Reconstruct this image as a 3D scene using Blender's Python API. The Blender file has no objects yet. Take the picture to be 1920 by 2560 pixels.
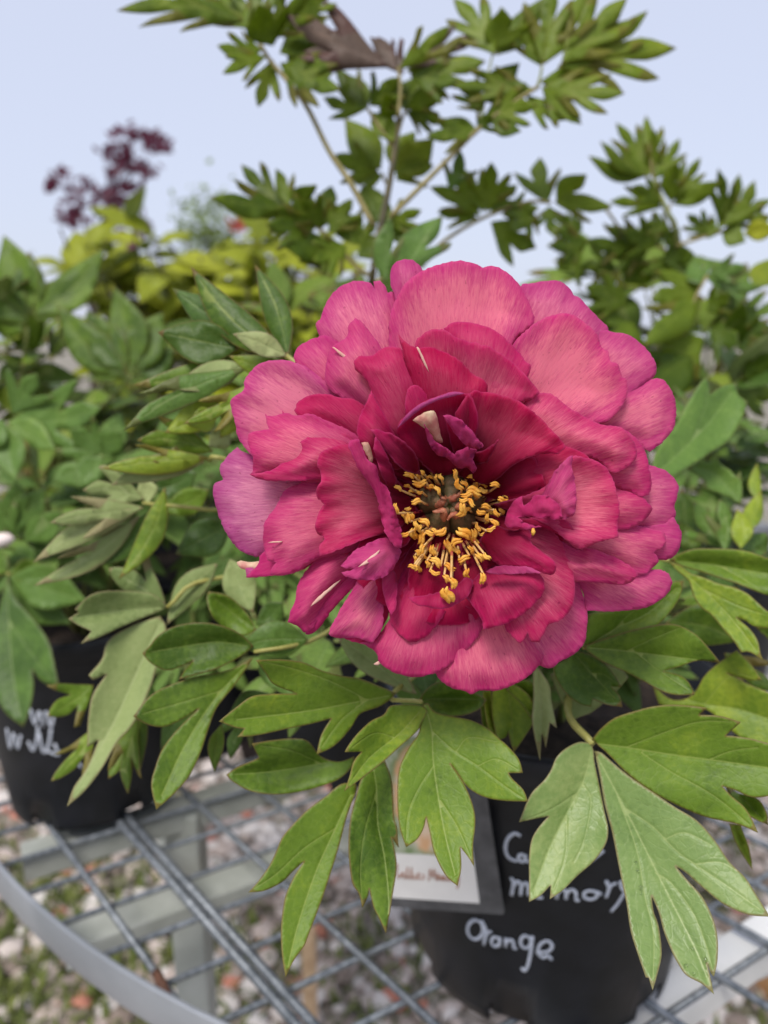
import bpy, bmesh, math, random
import numpy as np
from mathutils import Vector, Matrix, geometry
rad = math.radians
SC = bpy.context.scene
COL = SC.collection

# ---------------------------------------------------------------- camera, sky, sun, exposure
CAM_H, PITCH, FPX = 1.18, rad(13.0), 1849.0
cam_d = bpy.data.cameras.new('camera'); cam = bpy.data.objects.new('camera', cam_d); COL.objects.link(cam)
cam.location = (0, 0, CAM_H); cam.rotation_euler = (rad(90) - PITCH, 0, 0)
cam_d.sensor_fit = 'VERTICAL'; cam_d.sensor_height = 36.0; cam_d.sensor_width = 27.0; cam_d.lens = 26.0
cam_d.clip_start = 0.02; cam_d.clip_end = 600
cam_d.dof.use_dof = True; cam_d.dof.focus_distance = 0.268; cam_d.dof.aperture_fstop = 6.6
SC.camera = cam

W = bpy.data.worlds.new('World'); SC.world = W; W.use_nodes = True
nt = W.node_tree; nt.nodes.clear()
sky = nt.nodes.new('ShaderNodeTexSky'); sky.sky_type = 'NISHITA'; sky.sun_disc = False
SUN_EL, SUN_AZ = rad(58), rad(205)
sky.sun_elevation = SUN_EL; sky.sun_rotation = SUN_AZ; sky.air_density = 1.0; sky.dust_density = 3.0
mixw = nt.nodes.new('ShaderNodeMix'); mixw.data_type = 'RGBA'; mixw.inputs[0].default_value = 0.72
mixw.inputs[7].default_value = (5.8, 6.15, 7.5, 1)          # even thin overcast over the blue
bgn = nt.nodes.new('ShaderNodeBackground'); bgn.inputs[1].default_value = 0.1
wo = nt.nodes.new('ShaderNodeOutputWorld')
nt.links.new(sky.outputs[0], mixw.inputs[6]); nt.links.new(mixw.outputs[2], bgn.inputs[0]); nt.links.new(bgn.outputs[0], wo.inputs[0])

sun_d = bpy.data.lights.new('sun', 'SUN'); sun_d.energy = 2.2; sun_d.angle = rad(18); sun_d.color = (1, .95, .88)
sun = bpy.data.objects.new('sun', sun_d); COL.objects.link(sun)
sd = Vector((math.sin(SUN_AZ) * math.cos(SUN_EL), math.cos(SUN_AZ) * math.cos(SUN_EL), math.sin(SUN_EL)))
sun.rotation_euler = sd.to_track_quat('Z', 'Y').to_euler(); sun.location = (0, -2, 6)
vs = SC.view_settings; vs.view_transform = 'Standard'; vs.look = 'None'; vs.exposure = 0.50; vs.gamma = 1.0
SC.cycles.max_bounces = 8; SC.cycles.transmission_bounces = 6; SC.cycles.use_denoising = True

# ---------------------------------------------------------------- helpers
CP, SP = math.cos(PITCH), math.sin(PITCH)
def P(px, py, d):
    """photo pixel (1920x2560) at camera depth d (m) -> world point"""
    x = (px - 960) / FPX * d; y = -(py - 1280) / FPX * d
    return Vector((x, d * CP + y * SP, CAM_H - d * SP + y * CP))
def PA(p, d):
    x = (p[:, 0] - 960) / FPX * d; y = -(p[:, 1] - 1280) / FPX * d
    return np.stack([x, d * CP + y * SP, CAM_H - d * SP + y * CP], 1)
def onplane(px, py, z):
    dx = (px - 960) / FPX; dy = -(py - 1280) / FPX
    s = (CAM_H - z) / (SP - dy * CP)
    return Vector((dx * s, (CP + dy * SP) * s, z))
def crop(x0, y0, s): return lambda x, y: (x0 + x * s, y0 + y * s)
CF = crop(500, 620, 1240 / 1659); C2 = crop(900, 1000, 500 / 1659); C3 = crop(260, 0, 1460 / 1659)
C4 = crop(0, 280, 760 / 1659); C5 = crop(0, 900, 760 / 1401); C6 = crop(500, 1600, 900 / 1659)
C7 = crop(1200, 1600, 720 / 1659); R1 = crop(1360, 280, 560 / 1511); R2 = crop(1400, 1000, 520 / 1643)
G3 = crop(960, 1780, 640 / 1659); C8 = crop(0, 1900, 800 / 1659); R4 = crop(1480, 640, 440 / 1659)

WL = {}
def link(o, parent=None, loc=(0, 0, 0)):
    """loc is the world place of the object's origin"""
    COL.objects.link(o); loc = Vector(loc); WL[o.name] = loc
    if parent is not None:
        o.parent = parent; o.location = loc - WL[parent.name]
    else: o.location = loc
    return o
def thing(name, label, cat, loc, group=None):
    o = bpy.data.objects.new(name, None); o.empty_display_size = .02; link(o, None, loc)
    return tag(o, label, cat, group)
def tag(o, label, cat=None, group=None):
    o['label'] = label
    if cat: o['category'] = cat
    if group: o['group'] = group
    return o
def meshobj(name, verts, faces, mats, parent=None, origin=None, smooth=True, mi=None):
    v = np.asarray(verts, float)
    if origin is None: origin = v.mean(0)
    me = bpy.data.meshes.new(name); me.from_pydata((v - np.asarray(origin)).tolist(), [], faces); me.update()
    for m in (mats if isinstance(mats, (list, tuple)) else [mats]): me.materials.append(m)
    me.polygons.foreach_set('use_smooth', [smooth] * len(me.polygons))
    if mi is not None: me.polygons.foreach_set('material_index', mi)
    return link(bpy.data.objects.new(name, me), parent, origin)
def cat_rom(pts, n=6):
    p = [np.asarray(q, float) for q in pts]; p = [2 * p[0] - p[1]] + p + [2 * p[-1] - p[-2]]; out = []
    for i in range(1, len(p) - 2):
        for k in range(n):
            t = k / n
            out.append(.5 * (2 * p[i] + (p[i + 1] - p[i - 1]) * t + (2 * p[i - 1] - 5 * p[i] + 4 * p[i + 1] - p[i + 2]) * t * t + (3 * p[i] - p[i - 1] - 3 * p[i + 1] + p[i + 2]) * t ** 3))
    out.append(p[-2]); return out
def tube_geo(pts, r, sides=6):
    """list of points, radius or list of radii -> verts, faces (capped)"""
    pts = [Vector(q) for q in pts]; n = len(pts); vs_, fs = [], []
    rr = r if isinstance(r, (list, tuple, np.ndarray)) else [r] * n
    up = Vector((0.12, .31, .94))
    for i, q in enumerate(pts):
        t = (pts[min(i + 1, n - 1)] - pts[max(i - 1, 0)]).normalized()
        a = t.cross(up)
        if a.length < .05: a = t.cross(Vector((1, 0, 0)))
        a.normalize(); b = t.cross(a)
        for k in range(sides):
            an = 2 * math.pi * k / sides
            vs_.append(q + (a * math.cos(an) + b * math.sin(an)) * rr[i])
    for i in range(n - 1):
        for k in range(sides):
            k2 = (k + 1) % sides
            fs.append((i * sides + k, i * sides + k2, (i + 1) * sides + k2, (i + 1) * sides + k))
    fs.append(tuple(range(sides))[::-1]); fs.append(tuple((n - 1) * sides + k for k in range(sides)))
    return [tuple(v) for v in vs_], fs
def tube(name, pts, r, mat, parent=None, sides=6, n=5, origin=None):
    c = cat_rom(pts, n) if len(pts) > 2 else [np.asarray(q, float) for q in pts]
    if isinstance(r, (list, tuple)): r = list(np.interp(np.linspace(0, 1, len(c)), np.linspace(0, 1, len(r)), r))
    v, f = tube_geo([Vector(q) for q in c], r, sides)
    return meshobj(name, v, f, mat, parent, origin if origin is not None else tuple(c[0]))
def box_geo(p0, p1, w, h, up=(0, 0, 1)):
    p0, p1, up = Vector(p0), Vector(p1), Vector(up); t = (p1 - p0).normalized()
    s = t.cross(up).normalized(); u = s.cross(t)
    v = [q + s * a * w / 2 + u * b * h / 2 for q in (p0, p1) for a, b in ((-1, -1), (1, -1), (1, 1), (-1, 1))]
    return v, [(0, 1, 2, 3), (7, 6, 5, 4), (0, 4, 5, 1), (1, 5, 6, 2), (2, 6, 7, 3), (3, 7, 4, 0)]
def bevel(o, w=.0015):
    m = o.modifiers.new('bevel', 'BEVEL'); m.width = w; m.segments = 2; m.limit_method = 'ANGLE'; return o

# smooth closed outline: soft between corners, sharp at lobe tips and notches
def outline(pts, step, corner=58, jit=0, rng=None):
    p = np.asarray(pts, float); n = len(p); out = []
    area = .5 * np.sum(p[:, 0] * np.roll(p[:, 1], -1) - np.roll(p[:, 0], -1) * p[:, 1])
    if area > 0: p = p[::-1]
    ang = []
    for i in range(n):
        a = p[i] - p[i - 1]; b = p[(i + 1) % n] - p[i]
        ang.append(abs(math.degrees(math.atan2(a[0] * b[1] - a[1] * b[0], a @ b))))
    cor = [a > corner for a in ang]
    for i in range(n):
        p0, p1, p2, p3 = p[i - 1], p[i], p[(i + 1) % n], p[(i + 2) % n]
        m1 = (p2 - p1) if cor[i] else (p2 - p0) / 2
        m2 = (p2 - p1) if cor[(i + 1) % n] else (p3 - p1) / 2
        k = max(2, int(np.linalg.norm(p2 - p1) / step))
        for j in range(k):
            t = j / k
            q = (2 * t**3 - 3 * t * t + 1) * p1 + (t**3 - 2 * t * t + t) * m1 + (-2 * t**3 + 3 * t * t) * p2 + (t**3 - t * t) * m2
            if jit and j and rng is not None: q = q + rng.normal(0, jit, 2)
            out.append(q)
    return np.array(out)
def inside(q, poly):
    x, y = q[:, 0:1], q[:, 1:2]; a = poly; b = np.roll(poly, -1, 0)
    cond = ((a[:, 1] > y) != (b[:, 1] > y))
    with np.errstate(divide='ignore', invalid='ignore'):
        xi = (b[:, 0] - a[:, 0]) * (y - a[:, 1]) / (b[:, 1] - a[:, 1]) + a[:, 0]
    return (np.sum(cond & (x < xi), 1) % 2) == 1
def segdist(q, A, B):
    best = np.full(len(q), 1e9)
    for i in range(0, len(A), 64):
        a = A[None, i:i + 64]; d = B[None, i:i + 64] - a
        t = np.clip(((q[:, None] - a) * d).sum(2) / np.maximum((d * d).sum(2), 1e-9), 0, 1)
        best = np.minimum(best, np.linalg.norm(q[:, None] - a - t[..., None] * d, axis=2).min(1))
    return best
def polydist(q, line):
    l = np.asarray(line, float); return segdist(q, l[:-1], l[1:])
def triangulate(poly, grid, lines=()):
    mn, mx = poly.min(0), poly.max(0); pts = list(map(tuple, poly)); n = len(pts)
    edges = [(i, (i + 1) % n) for i in range(n)]
    for l in lines:
        l = np.array(cat_rom(l, 5)) if len(l) > 2 else np.asarray(l, float)
        ok = inside(l, poly) & (segdist(l, poly, np.roll(poly, -1, 0)) > grid * .25); prev = None
        for q, k in zip(l, ok):
            if not k: prev = None; continue
            pts.append(tuple(q))
            if prev is not None: edges.append((prev, len(pts) - 1))
            prev = len(pts) - 1
    ys = np.arange(mn[1], mx[1], grid * .87); g = []
    for k, y in enumerate(ys):
        g += [(x + (grid / 2 if k % 2 else 0), y) for x in np.arange(mn[0], mx[0], grid)]
    if g:
        g = np.array(g); g = g[inside(g, poly)]
        if len(g):
            g = g[segdist(g, poly, np.roll(poly, -1, 0)) > grid * .45]
            for l in lines:
                if len(g): g = g[polydist(g, l) > grid * .4]
            pts += list(map(tuple, g))
    v, _, f, *_ = geometry.delaunay_2d_cdt([Vector(q) for q in pts], edges, [list(range(n))], 1, 1e-5)
    v = np.array([tuple(q) for q in v]); f = np.array([t for t in f if len(t) == 3])
    f = f[inside(v[f].mean(1), poly)]
    a = v[f]; cr = (a[:, 1, 0] - a[:, 0, 0]) * (a[:, 2, 1] - a[:, 0, 1]) - (a[:, 1, 1] - a[:, 0, 1]) * (a[:, 2, 0] - a[:, 0, 0])
    f[cr > 0] = f[cr > 0][:, ::-1]            # photo y runs down: faces look at the viewer
    return v, f
def attr(me, name, vals):
    a = me.attributes.new(name, 'FLOAT', 'POINT'); a.data.foreach_set('value', np.asarray(vals, np.float32))
def solid(o, th, moff=0):
    m = o.modifiers.new('solid', 'SOLIDIFY'); m.thickness = th; m.offset = -1; m.material_offset = moff; return o

# ---------------------------------------------------------------- materials
def mat(name):
    m = bpy.data.materials.new(name); m.use_nodes = True; t = m.node_tree; t.nodes.clear()
    return m, t
class N:
    def __init__(s, t): s.t = t
    def __call__(s, kind, **kw):
        n = s.t.nodes.new('ShaderNode' + kind)
        for k, v in kw.items():
            if k.startswith('i'):
                key = int(k[1:]) if k[1:].isdigit() else k[1:].replace('_', ' ')
                s.set(n.inputs[key], v)
            else: setattr(n, k, v)
        return n
    def set(s, sock, v):
        if isinstance(v, bpy.types.NodeSocket): s.t.links.new(v, sock)
        else:
            if isinstance(v, tuple) and len(v) == 3 and sock.type == 'RGBA': v = v + (1,)
            sock.default_value = v
    def mix(s, f, a, b, mode='MIX'):
        n = s.t.nodes.new('ShaderNodeMix'); n.data_type = 'RGBA'; n.blend_type = mode; n.clamp_factor = True
        s.set(n.inputs[0], f); s.set(n.inputs[6], a); s.set(n.inputs[7], b); return n.outputs[2]
    def math(s, op, a, b=0.0, c=0.0, clamp=False):
        n = s.t.nodes.new('ShaderNodeMath'); n.operation = op; n.use_clamp = clamp
        s.set(n.inputs[0], a); s.set(n.inputs[1], b); s.set(n.inputs[2], c); return n.outputs[0]
    def ramp(s, x, a, b, lo=0.0, hi=1.0):
        n = s.t.nodes.new('ShaderNodeMapRange'); n.interpolation_type = 'SMOOTHSTEP'
        s.set(n.inputs[0], x)
        for i, v in enumerate((a, b, lo, hi)): s.set(n.inputs[i + 1], v)
        return n.outputs[0]
    def att(s, name): n = s.t.nodes.new('ShaderNodeAttribute'); n.attribute_name = name; return n.outputs['Fac']
    def noise(s, vec, scale, det=2.0, rough=.5): return s('TexNoise', iVector=vec, iScale=scale, iDetail=det, iRoughness=rough).outputs[0]
    def out(s, sh): o = s.t.nodes.new('ShaderNodeOutputMaterial'); s.t.links.new(sh, o.inputs[0])

def leafy(name, dark, mid, lite, rim, vein, trans=.32, rough=.45, veinw=.5, spec=.32, tint=(.34, .44, .03)):
    m, t = mat(name); n = N(t)
    co = n('TexCoord').outputs['Object']; oi = n('ObjectInfo')
    tone, v, e = n.att('tone'), n.att('v'), n.att('e')
    nz = n.noise(co, 38, 5, .6); nf = n.noise(co, 420, 3)
    k = n.math('ADD', n.math('ADD', tone, n.math('MULTIPLY', n.math('SUBTRACT', nz, .5), 1.3)), n.math('MULTIPLY', n.math('SUBTRACT', oi.outputs['Random'], .5), .35))
    k = n.math('ADD', k, n.math('MULTIPLY', n.math('SUBTRACT', nf, .5), .6))
    c = n.mix(n.ramp(k, 0, .55), dark, mid); c = n.mix(n.ramp(k, .5, 1.1), c, lite)
    vf = n.ramp(v, 0, veinw, 1, 0); c = n.mix(n.math('MULTIPLY', vf, .55), c, vein)
    c = n.mix(n.math('MULTIPLY', n.ramp(e, .15, .95, 1, 0), .55), c, rim)
    vo = n('TexVoronoi', iVector=co, iScale=260, feature='DISTANCE_TO_EDGE').outputs[0]; nm = n.noise(co, 130, 3)
    c = n.mix(n.math('MULTIPLY', n.ramp(vo, 0, .07, 1, 0), .09), c, vein)
    h = n.math('ADD', n.math('ADD', n.math('MULTIPLY', n.ramp(v, 0, 2.0), .35), n.math('MULTIPLY', nf, .25)), n.math('ADD', n.math('MULTIPLY', nm, .9), n.math('MULTIPLY', n.ramp(vo, 0, .12), .07)))
    bp = n('Bump', iStrength=.42, iDistance=.0014, iHeight=h)
    b = n('BsdfPrincipled', iBase_Color=c, iRoughness=n.math('ADD', n.math('MULTIPLY', nz, .25), rough - .12), iNormal=bp.outputs[0])
    b.inputs['Specular IOR Level'].default_value = spec
    tr = n('BsdfTranslucent', iColor=n.mix(.5, c, tint), iNormal=bp.outputs[0])
    ms = n('MixShader', i0=trans, i1=b.outputs[0], i2=tr.outputs[0]); n.out(ms.outputs[0]); return m
M = {}
M['leaf'] = leafy('leaf_green', (.058, .118, .011), (.150, .250, .022), (.33, .42, .035), (.24, .10, .05), (.38, .44, .12))
M['under'] = leafy('leaf_underside', (.18, .25, .075), (.29, .36, .13), (.40, .45, .19), (.26, .15, .10), (.42, .48, .22), trans=.22, rough=.6, spec=.3)
M['leafred'] = leafy('leaf_bronze', (.11, .075, .055), (.20, .14, .11), (.26, .21, .15), (.10, .03, .03), (.3, .2, .15), tint=(.25, .2, .1))
M['leafblue'] = leafy('leaf_cool_green', (.058, .120, .020), (.130, .240, .042), (.24, .37, .07), (.16, .12, .05), (.32, .41, .15))
M['leafolive'] = leafy('leaf_olive_green', (.075, .135, .010), (.19, .275, .018), (.34, .40, .03), (.20, .13, .03), (.34, .40, .08), trans=.5, tint=(.46, .54, .02))
M['leafpale'] = leafy('leaf_pale_green', (.10, .18, .035), (.21, .32, .085), (.36, .45, .15), (.30, .16, .10), (.42, .50, .18), spec=.5, rough=.4)
M['yellow'] = leafy('leaf_yellow_green', (.20, .25, .012), (.38, .42, .018), (.50, .52, .04), (.3, .2, .03), (.45, .5, .08), trans=.45, tint=(.5, .55, .02))
M['purple'] = leafy('leaf_purple', (.05, .012, .026), (.11, .026, .052), (.17, .06, .09), (.06, .01, .03), (.15, .05, .07), tint=(.2, .03, .06))

def petal_mat():
    m, t = mat('petal'); n = N(t)
    ang, rd, e, pale, deep, cool = (n.att(a) for a in ('ang', 'rad', 'e', 'pale', 'deep', 'cool'))
    oi = n('ObjectInfo').outputs['Random']
    def st(ka, kr, sc, det=3):
        cx = n('CombineXYZ', i0=n.math('MULTIPLY', ang, ka), i1=n.math('MULTIPLY', rd, kr), i2=n.math('MULTIPLY', oi, 50.0))
        return n.noise(cx.outputs[0], sc, det, .6)
    s1 = st(46, .010, 1.0); s2 = st(150, .03, 1.0); s3 = st(60, .05, 1.0, 1); s4 = st(26, .006, 1.0, 1)
    co = n('TexCoord').outputs['Object']; big = n.noise(co, 70, 2)
    streak = n.math('ADD', n.math('MULTIPLY', s1, .45), n.math('MULTIPLY', s2, .65))
    mag = n.mix(deep, (.62, .032, .225), (.50, .0022, .072))
    mag = n.mix(n.math('MULTIPLY', cool, .8), mag, (.43, .07, .27))
    sal = n.mix(cool, (.87, .225, .325), (.80, .31, .48))
    e2 = n.math('MULTIPLY', e, n.math('ADD', n.math('MULTIPLY', streak, 1.6), .2)); f = n.math('MULTIPLY', n.math('ADD', n.math('MULTIPLY', n.ramp(e2, 2, 105), .8), .2), pale)
    f = n.math('MULTIPLY', f, n.math('ADD', n.math('MULTIPLY', streak, 1.5), .25))
    f = n.math('ADD', f, n.math('MULTIPLY', n.math('SUBTRACT', streak, .55), n.math('ADD', n.math('MULTIPLY', pale, .85), .12))); f = n.math('ADD', f, n.math('MULTIPLY', n.math('SUBTRACT', big, .5), .25), clamp=True)
    c = n.mix(f, mag, sal)
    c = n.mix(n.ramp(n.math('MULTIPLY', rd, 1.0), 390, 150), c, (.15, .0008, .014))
    c = n.mix(n.math('MULTIPLY', n.ramp(s3, .71, .78), .4), c, (.22, .004, .05))
    c = n.mix(n.math('MULTIPLY', n.ramp(s4, .80, .84), n.ramp(e, 2, 12)), c, (.80, .52, .46))
    c = n.mix(n.math('MULTIPLY', n.ramp(e, 0, 6, 1, 0), .18), c, (.64, .14, .36))
    h = n.math('ADD', n.math('MULTIPLY', s1, .6), n.math('MULTIPLY', s2, .4))
    bp = n('Bump', iStrength=.35, iDistance=.001, iHeight=h)
    b = n('BsdfPrincipled', iBase_Color=c, iRoughness=.62, iNormal=bp.outputs[0]); b.inputs['Specular IOR Level'].default_value = .12
    tr = n('BsdfTranslucent', iColor=n.mix(.35, c, (.8, .05, .17)), iNormal=bp.outputs[0])
    ms = n('MixShader', i0=.42, i1=b.outputs[0], i2=tr.outputs[0]); n.out(ms.outputs[0]); return m
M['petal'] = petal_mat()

def plain(name, a, b, rough=.6, scale=60, metal=0.0, bump=.2, spec=.4, det=4, dist=.001, trans=0):
    m, t = mat(name); n = N(t); co = n('TexCoord').outputs['Object']; nz = n.noise(co, scale, det)
    c = n.mix(n.ramp(nz, .3, .7), a, b)
    bp = n('Bump', iStrength=bump, iDistance=dist, iHeight=n.noise(co, scale * 4, 3))
    p = n('BsdfPrincipled', iBase_Color=c, iRoughness=rough, iMetallic=metal, iNormal=bp.outputs[0]); p.inputs['Specular IOR Level'].default_value = spec
    if trans:
        tr = n('BsdfTranslucent', iColor=c); p = n('MixShader', i0=trans, i1=p.outputs[0], i2=tr.outputs[0])
    n.out(p.outputs[0]); return m
M['cream'] = plain('cream_petal', (.62, .22, .20), (.80, .62, .42), .6, 160, trans=.3)
M['streak'] = plain('pale_streak', (.80, .42, .36), (.82, .55, .45), .6, 90, trans=.3)
M['anther'] = plain('anther_yellow', (.82, .34, .03), (.95, .56, .10), .55, 260, bump=.4, trans=.2)
M['filament'] = plain('filament', (.52, .05, .06), (.75, .38, .16), .5, 90, trans=.25)
M['filamenty'] = plain('filament_yellow', (.80, .45, .14), (.85, .58, .25), .5, 300, trans=.25)
M['carpel'] = plain('carpel_green', (.085, .075, .03), (.20, .12, .06), .6, 220, bump=.5)
M['stigma'] = plain('stigma_pink', (.36, .10, .06), (.50, .20, .11), .5, 300, bump=.4)
M['stem'] = plain('stem_green', (.16, .20, .05), (.25, .26, .07), .5, 120)
M['stemred'] = plain('stem_brown', (.055, .05, .018), (.11, .085, .03), .5, 120)
M['stemtan'] = plain('stem_tan', (.20, .17, .055), (.30, .25, .09), .5, 120)
M['petiole'] = plain('petiole', (.28, .26, .06), (.34, .33, .09), .45, 200)
M['wood'] = plain('trunk_dark', (.02, .016, .014), (.05, .035, .03), .8, 30)
M['pot'] = plain('black_plastic', (.007, .008, .010), (.013, .014, .018), .45, 45, bump=.12, spec=.32)
M['soil'] = plain('soil', (.02, .014, .01), (.06, .04, .028), .95, 140, bump=1, dist=.004)
M['paint'] = plain('white_marker', (.48, .52, .60), (.62, .66, .74), .6, 300)
M['sleeve'] = plain('label_sleeve', (.07, .07, .075), (.11, .11, .115), .25, 90, bump=.05)
M['card'] = plain('label_card', (.78, .76, .73), (.83, .81, .78), .5, 60, bump=.02)
M['script'] = plain('label_script', (.42, .20, .14), (.50, .28, .2), .6, 100)
M['galv'] = plain('galvanised_wire', (.10, .115, .13), (.22, .24, .26), .42, 160, metal=.35, bump=.25)
M['rust'] = plain('rusty_wire', (.06, .03, .02), (.16, .07, .04), .8, 250)
M['rim'] = plain('rim_steel', (.27, .29, .315), (.36, .38, .41), .42, 14, metal=.3, bump=.06)
M['frame'] = plain('painted_frame', (.30, .32, .29), (.40, .42, .39), .6, 25, bump=.15)
M['white'] = plain('white_frame', (.68, .69, .69), (.80, .80, .79), .45, 20, bump=.08)
M['stake'] = plain('wooden_stake', (.45, .30, .17), (.62, .45, .28), .7, 40)
M['tan'] = plain('tan_board', (.42, .22, .09), (.52, .30, .14), .7, 25)
M['moss'] = plain('moss', (.06, .085, .015), (.14, .16, .035), .9, 40, bump=.5)

# ---------------------------------------------------------------- ground, gravel
TZ = .72                                   # table top height
def ground_mat():
    m, t = mat('gravel_ground'); n = N(t); co = n('TexCoord').outputs['Object']
    vo = n('TexVoronoi', iVector=co, iScale=38); v2 = n('TexVoronoi', iVector=co, iScale=38, feature='DISTANCE_TO_EDGE')
    c = n.mix(n.ramp(n.noise(vo.outputs['Color'], 3.0), .35, .65), (.24, .20, .17), (.46, .41, .37))
    c = n.mix(n.ramp(v2.outputs[0], 0, .09, .75, 0), c, (.05, .05, .025))
    c = n.mix(n.math('MULTIPLY', n.ramp(n.noise(co, 2.2, 4), .44, .62), .6), c, (.10, .12, .03))
    bp = n('Bump', iStrength=.9, iDistance=.02, iHeight=v2.outputs[0])
    n.out(n('BsdfPrincipled', iBase_Color=c, iRoughness=.9, iNormal=bp.outputs[0]).outputs[0]); return m
M['ground'] = ground_mat()
g = meshobj('ground', [(-300, -300, 0), (300, -300, 0), (300, 300, 0), (-300, 300, 0)], [(0, 1, 2, 3)], M['ground'], None, (0, 0, 0), False); g['kind'] = 'structure'
def stone_mat():
    m, t = mat('gravel_stone'); n = N(t); h = n.att('hue'); co = n('TexCoord').outputs['Object']
    c = n.mix(n.ramp(h, 0, .5), (.22, .17, .14), (.52, .43, .38)); c = n.mix(n.ramp(h, .45, .8), c, (.74, .69, .65)); c = n.mix(n.ramp(h, .93, .95), c, (.50, .19, .13))
    c = n.mix(n.math('MULTIPLY', n.noise(co, 130, 3), .35), c, (.12, .10, .07))
    n.out(n('BsdfPrincipled', iBase_Color=c, iRoughness=.85).outputs[0]); return m
M['stone'] = stone_mat()
def gravel():
    rng = np.random.default_rng(5); bm = bmesh.new(); bmesh.ops.create_icosphere(bm, subdivisions=1, radius=1)
    bv = np.array([tuple(v.co) for v in bm.verts]); bf = np.array([[v.index for v in f.verts] for f in bm.faces]); bm.free()
    n = 11000; V = []; Fc = []; hue = []
    y = .45 + 3.6 * rng.random(n) ** 1.25; x = (rng.random(n) - .5) * (1.1 + y * 1.05)
    for i in range(n):
        s = rng.uniform(.010, .030) * np.array([1, rng.uniform(.65, 1), rng.uniform(.4, .7)]); q = bv * rng.uniform(.82, 1.18, (len(bv), 1)) * s
        a = rng.uniform(0, 6.28); c, k = math.cos(a), math.sin(a); q = np.c_[q[:, 0] * c - q[:, 1] * k, q[:, 0] * k + q[:, 1] * c, q[:, 2]]
        V.append(q + [x[i], y[i], s[2] * .45 + rng.uniform(0, .008)]); Fc.append(bf + i * len(bv)); hue += [rng.random()] * len(bv)
    o = meshobj('gravel', np.concatenate(V), np.concatenate(Fc).tolist(), M['stone'], None, (0, 1.5, 0), False); attr(o.data, 'hue', hue)
    o['kind'] = 'stuff'; tag(o, 'loose pale and pinkish gravel stones lying under the mesh table', 'gravel')
gravel()
def weeds():
    rng = np.random.default_rng(8); V = []; F = []; pts = []
    spots = [onplane(*C8(x, y), 0) for x, y in ((120, 1000), (60, 1150), (200, 1250), (300, 760), (420, 1330), (30, 1300), (1060, 1250), (640, 1080), (250, 700), (150, 1100))]
    spots += [onplane(*q, 0) for q in ((1700, 2500), (1650, 2540), (1880, 2200), (620, 2330), (760, 2400), (900, 2480), (980, 2340), (840, 2520), (560, 2500))]
    for si, s in enumerate(spots):
        k = 150 if si < 10 else 60
        for _ in range(k):
            b = np.array([s.x + rng.normal(0, .11), s.y + rng.normal(0, .13), 0.0]); a = rng.uniform(0, 6.28); l = rng.uniform(.015, .06); w = rng.uniform(.002, .006)
            d = np.array([math.cos(a), math.sin(a), 0]); sd_ = np.array([-d[1], d[0], 0]); up = np.array([0, 0, 1]); i = len(V)
            V += [b - sd_ * w, b + sd_ * w, b + d * l * .3 + up * l * .6 + sd_ * w, b + d * l * .3 + up * l * .6 - sd_ * w, b + d * l * .8 + up * l * .8]
            F += [(i, i + 1, i + 2, i + 3), (i + 3, i + 2, i + 4)]
    o = meshobj('weeds', V, F, M['moss'], None, (0, 1.5, 0), False); o['kind'] = 'stuff'
    tag(o, 'low green moss and weeds growing through the gravel', 'weeds')
weeds()

# ---------------------------------------------------------------- round mesh table
TC, TR = np.array([.283, 1.249]), .9236
table = thing('mesh_table', 'round galvanised wire mesh plant table with a flat steel rim', 'table', (TC[0], TC[1], 0))
def ring(name, r0, r1, z0, z1, m, n=160):
    v, f = [], []
    for i in range(n):
        a = 2 * math.pi * i / n
        for r, z in ((r0, z0), (r1, z0), (r1, z1), (r0, z1)): v.append((TC[0] + r * math.cos(a), TC[1] + r * math.sin(a), z))
    for i in range(n):
        j = (i + 1) % n
        for k in range(4): f.append((i * 4 + k, j * 4 + k, j * 4 + (k + 1) % 4, i * 4 + (k + 1) % 4))
    return bevel(meshobj(name, v, f, m, table, (TC[0], TC[1], z0)), .0008)
ring('rim', TR - .004, TR, TZ - .030, TZ + .004, M['rim'])
def wires(angle, offs, z, r, dbl=()):
    d = np.array([math.cos(rad(angle)), math.sin(rad(angle))]); nn = np.array([-d[1], d[0]])
    for o in offs:
        h = o - nn @ TC
        if abs(h) > TR - .02: continue
        L = math.sqrt((TR - .004) ** 2 - h * h); mid = TC + nn * h
        a, b = mid - d * L, mid + d * L
        if b[1] < .3 and a[1] < .3: continue
        rr = r * (1.25 if o in dbl else 1)
        tube('wire', [(a[0], a[1], z), (b[0], b[1], z)], rr, M['galv'], table, 8)
wires(-48, [.0761, .128, .1831, .2365, .2455, .3083, .3686, .435, .495, .555, .615, .675, .735, .795, .855, .915, .975, 1.035, 1.095, 1.155, 1.215, 1.275, 1.335], TZ - .0035, .0030, (.2365, .2455))
wires(30, [.3265 + .0513 * k for k in range(-7, 27)], TZ - .0092, .0026)
def bar(name, angle, off, w, h, z, m, lo=-2, hi=2):
    d = np.array([math.cos(rad(angle)), math.sin(rad(angle))]); nn = np.array([-d[1], d[0]]); hh = off - nn @ TC
    L = math.sqrt((TR - .03) ** 2 - hh * hh); mid = TC + nn * hh; a = mid + d * max(-L, lo); b = mid + d * min(L, hi)
    v, f = box_geo((a[0], a[1], z), (b[0], b[1], z), w, h); return bevel(meshobj(name, v, f, m, table, (a[0], a[1], z), False))
bar('support_bar', 30, .705, .034, .022, TZ - .026, M['frame'])
bar('support_bar', 29.4, .632, .034, .022, TZ - .075, M['frame'])
bar('support_bar', 31, .282, .030, .024, TZ - .026, M['white'])
b0 = onplane(*R4(0, 0), TZ)
q0, q1 = onplane(1560, 2500, TZ - .06), onplane(1990, 2340, TZ - .06)
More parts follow.
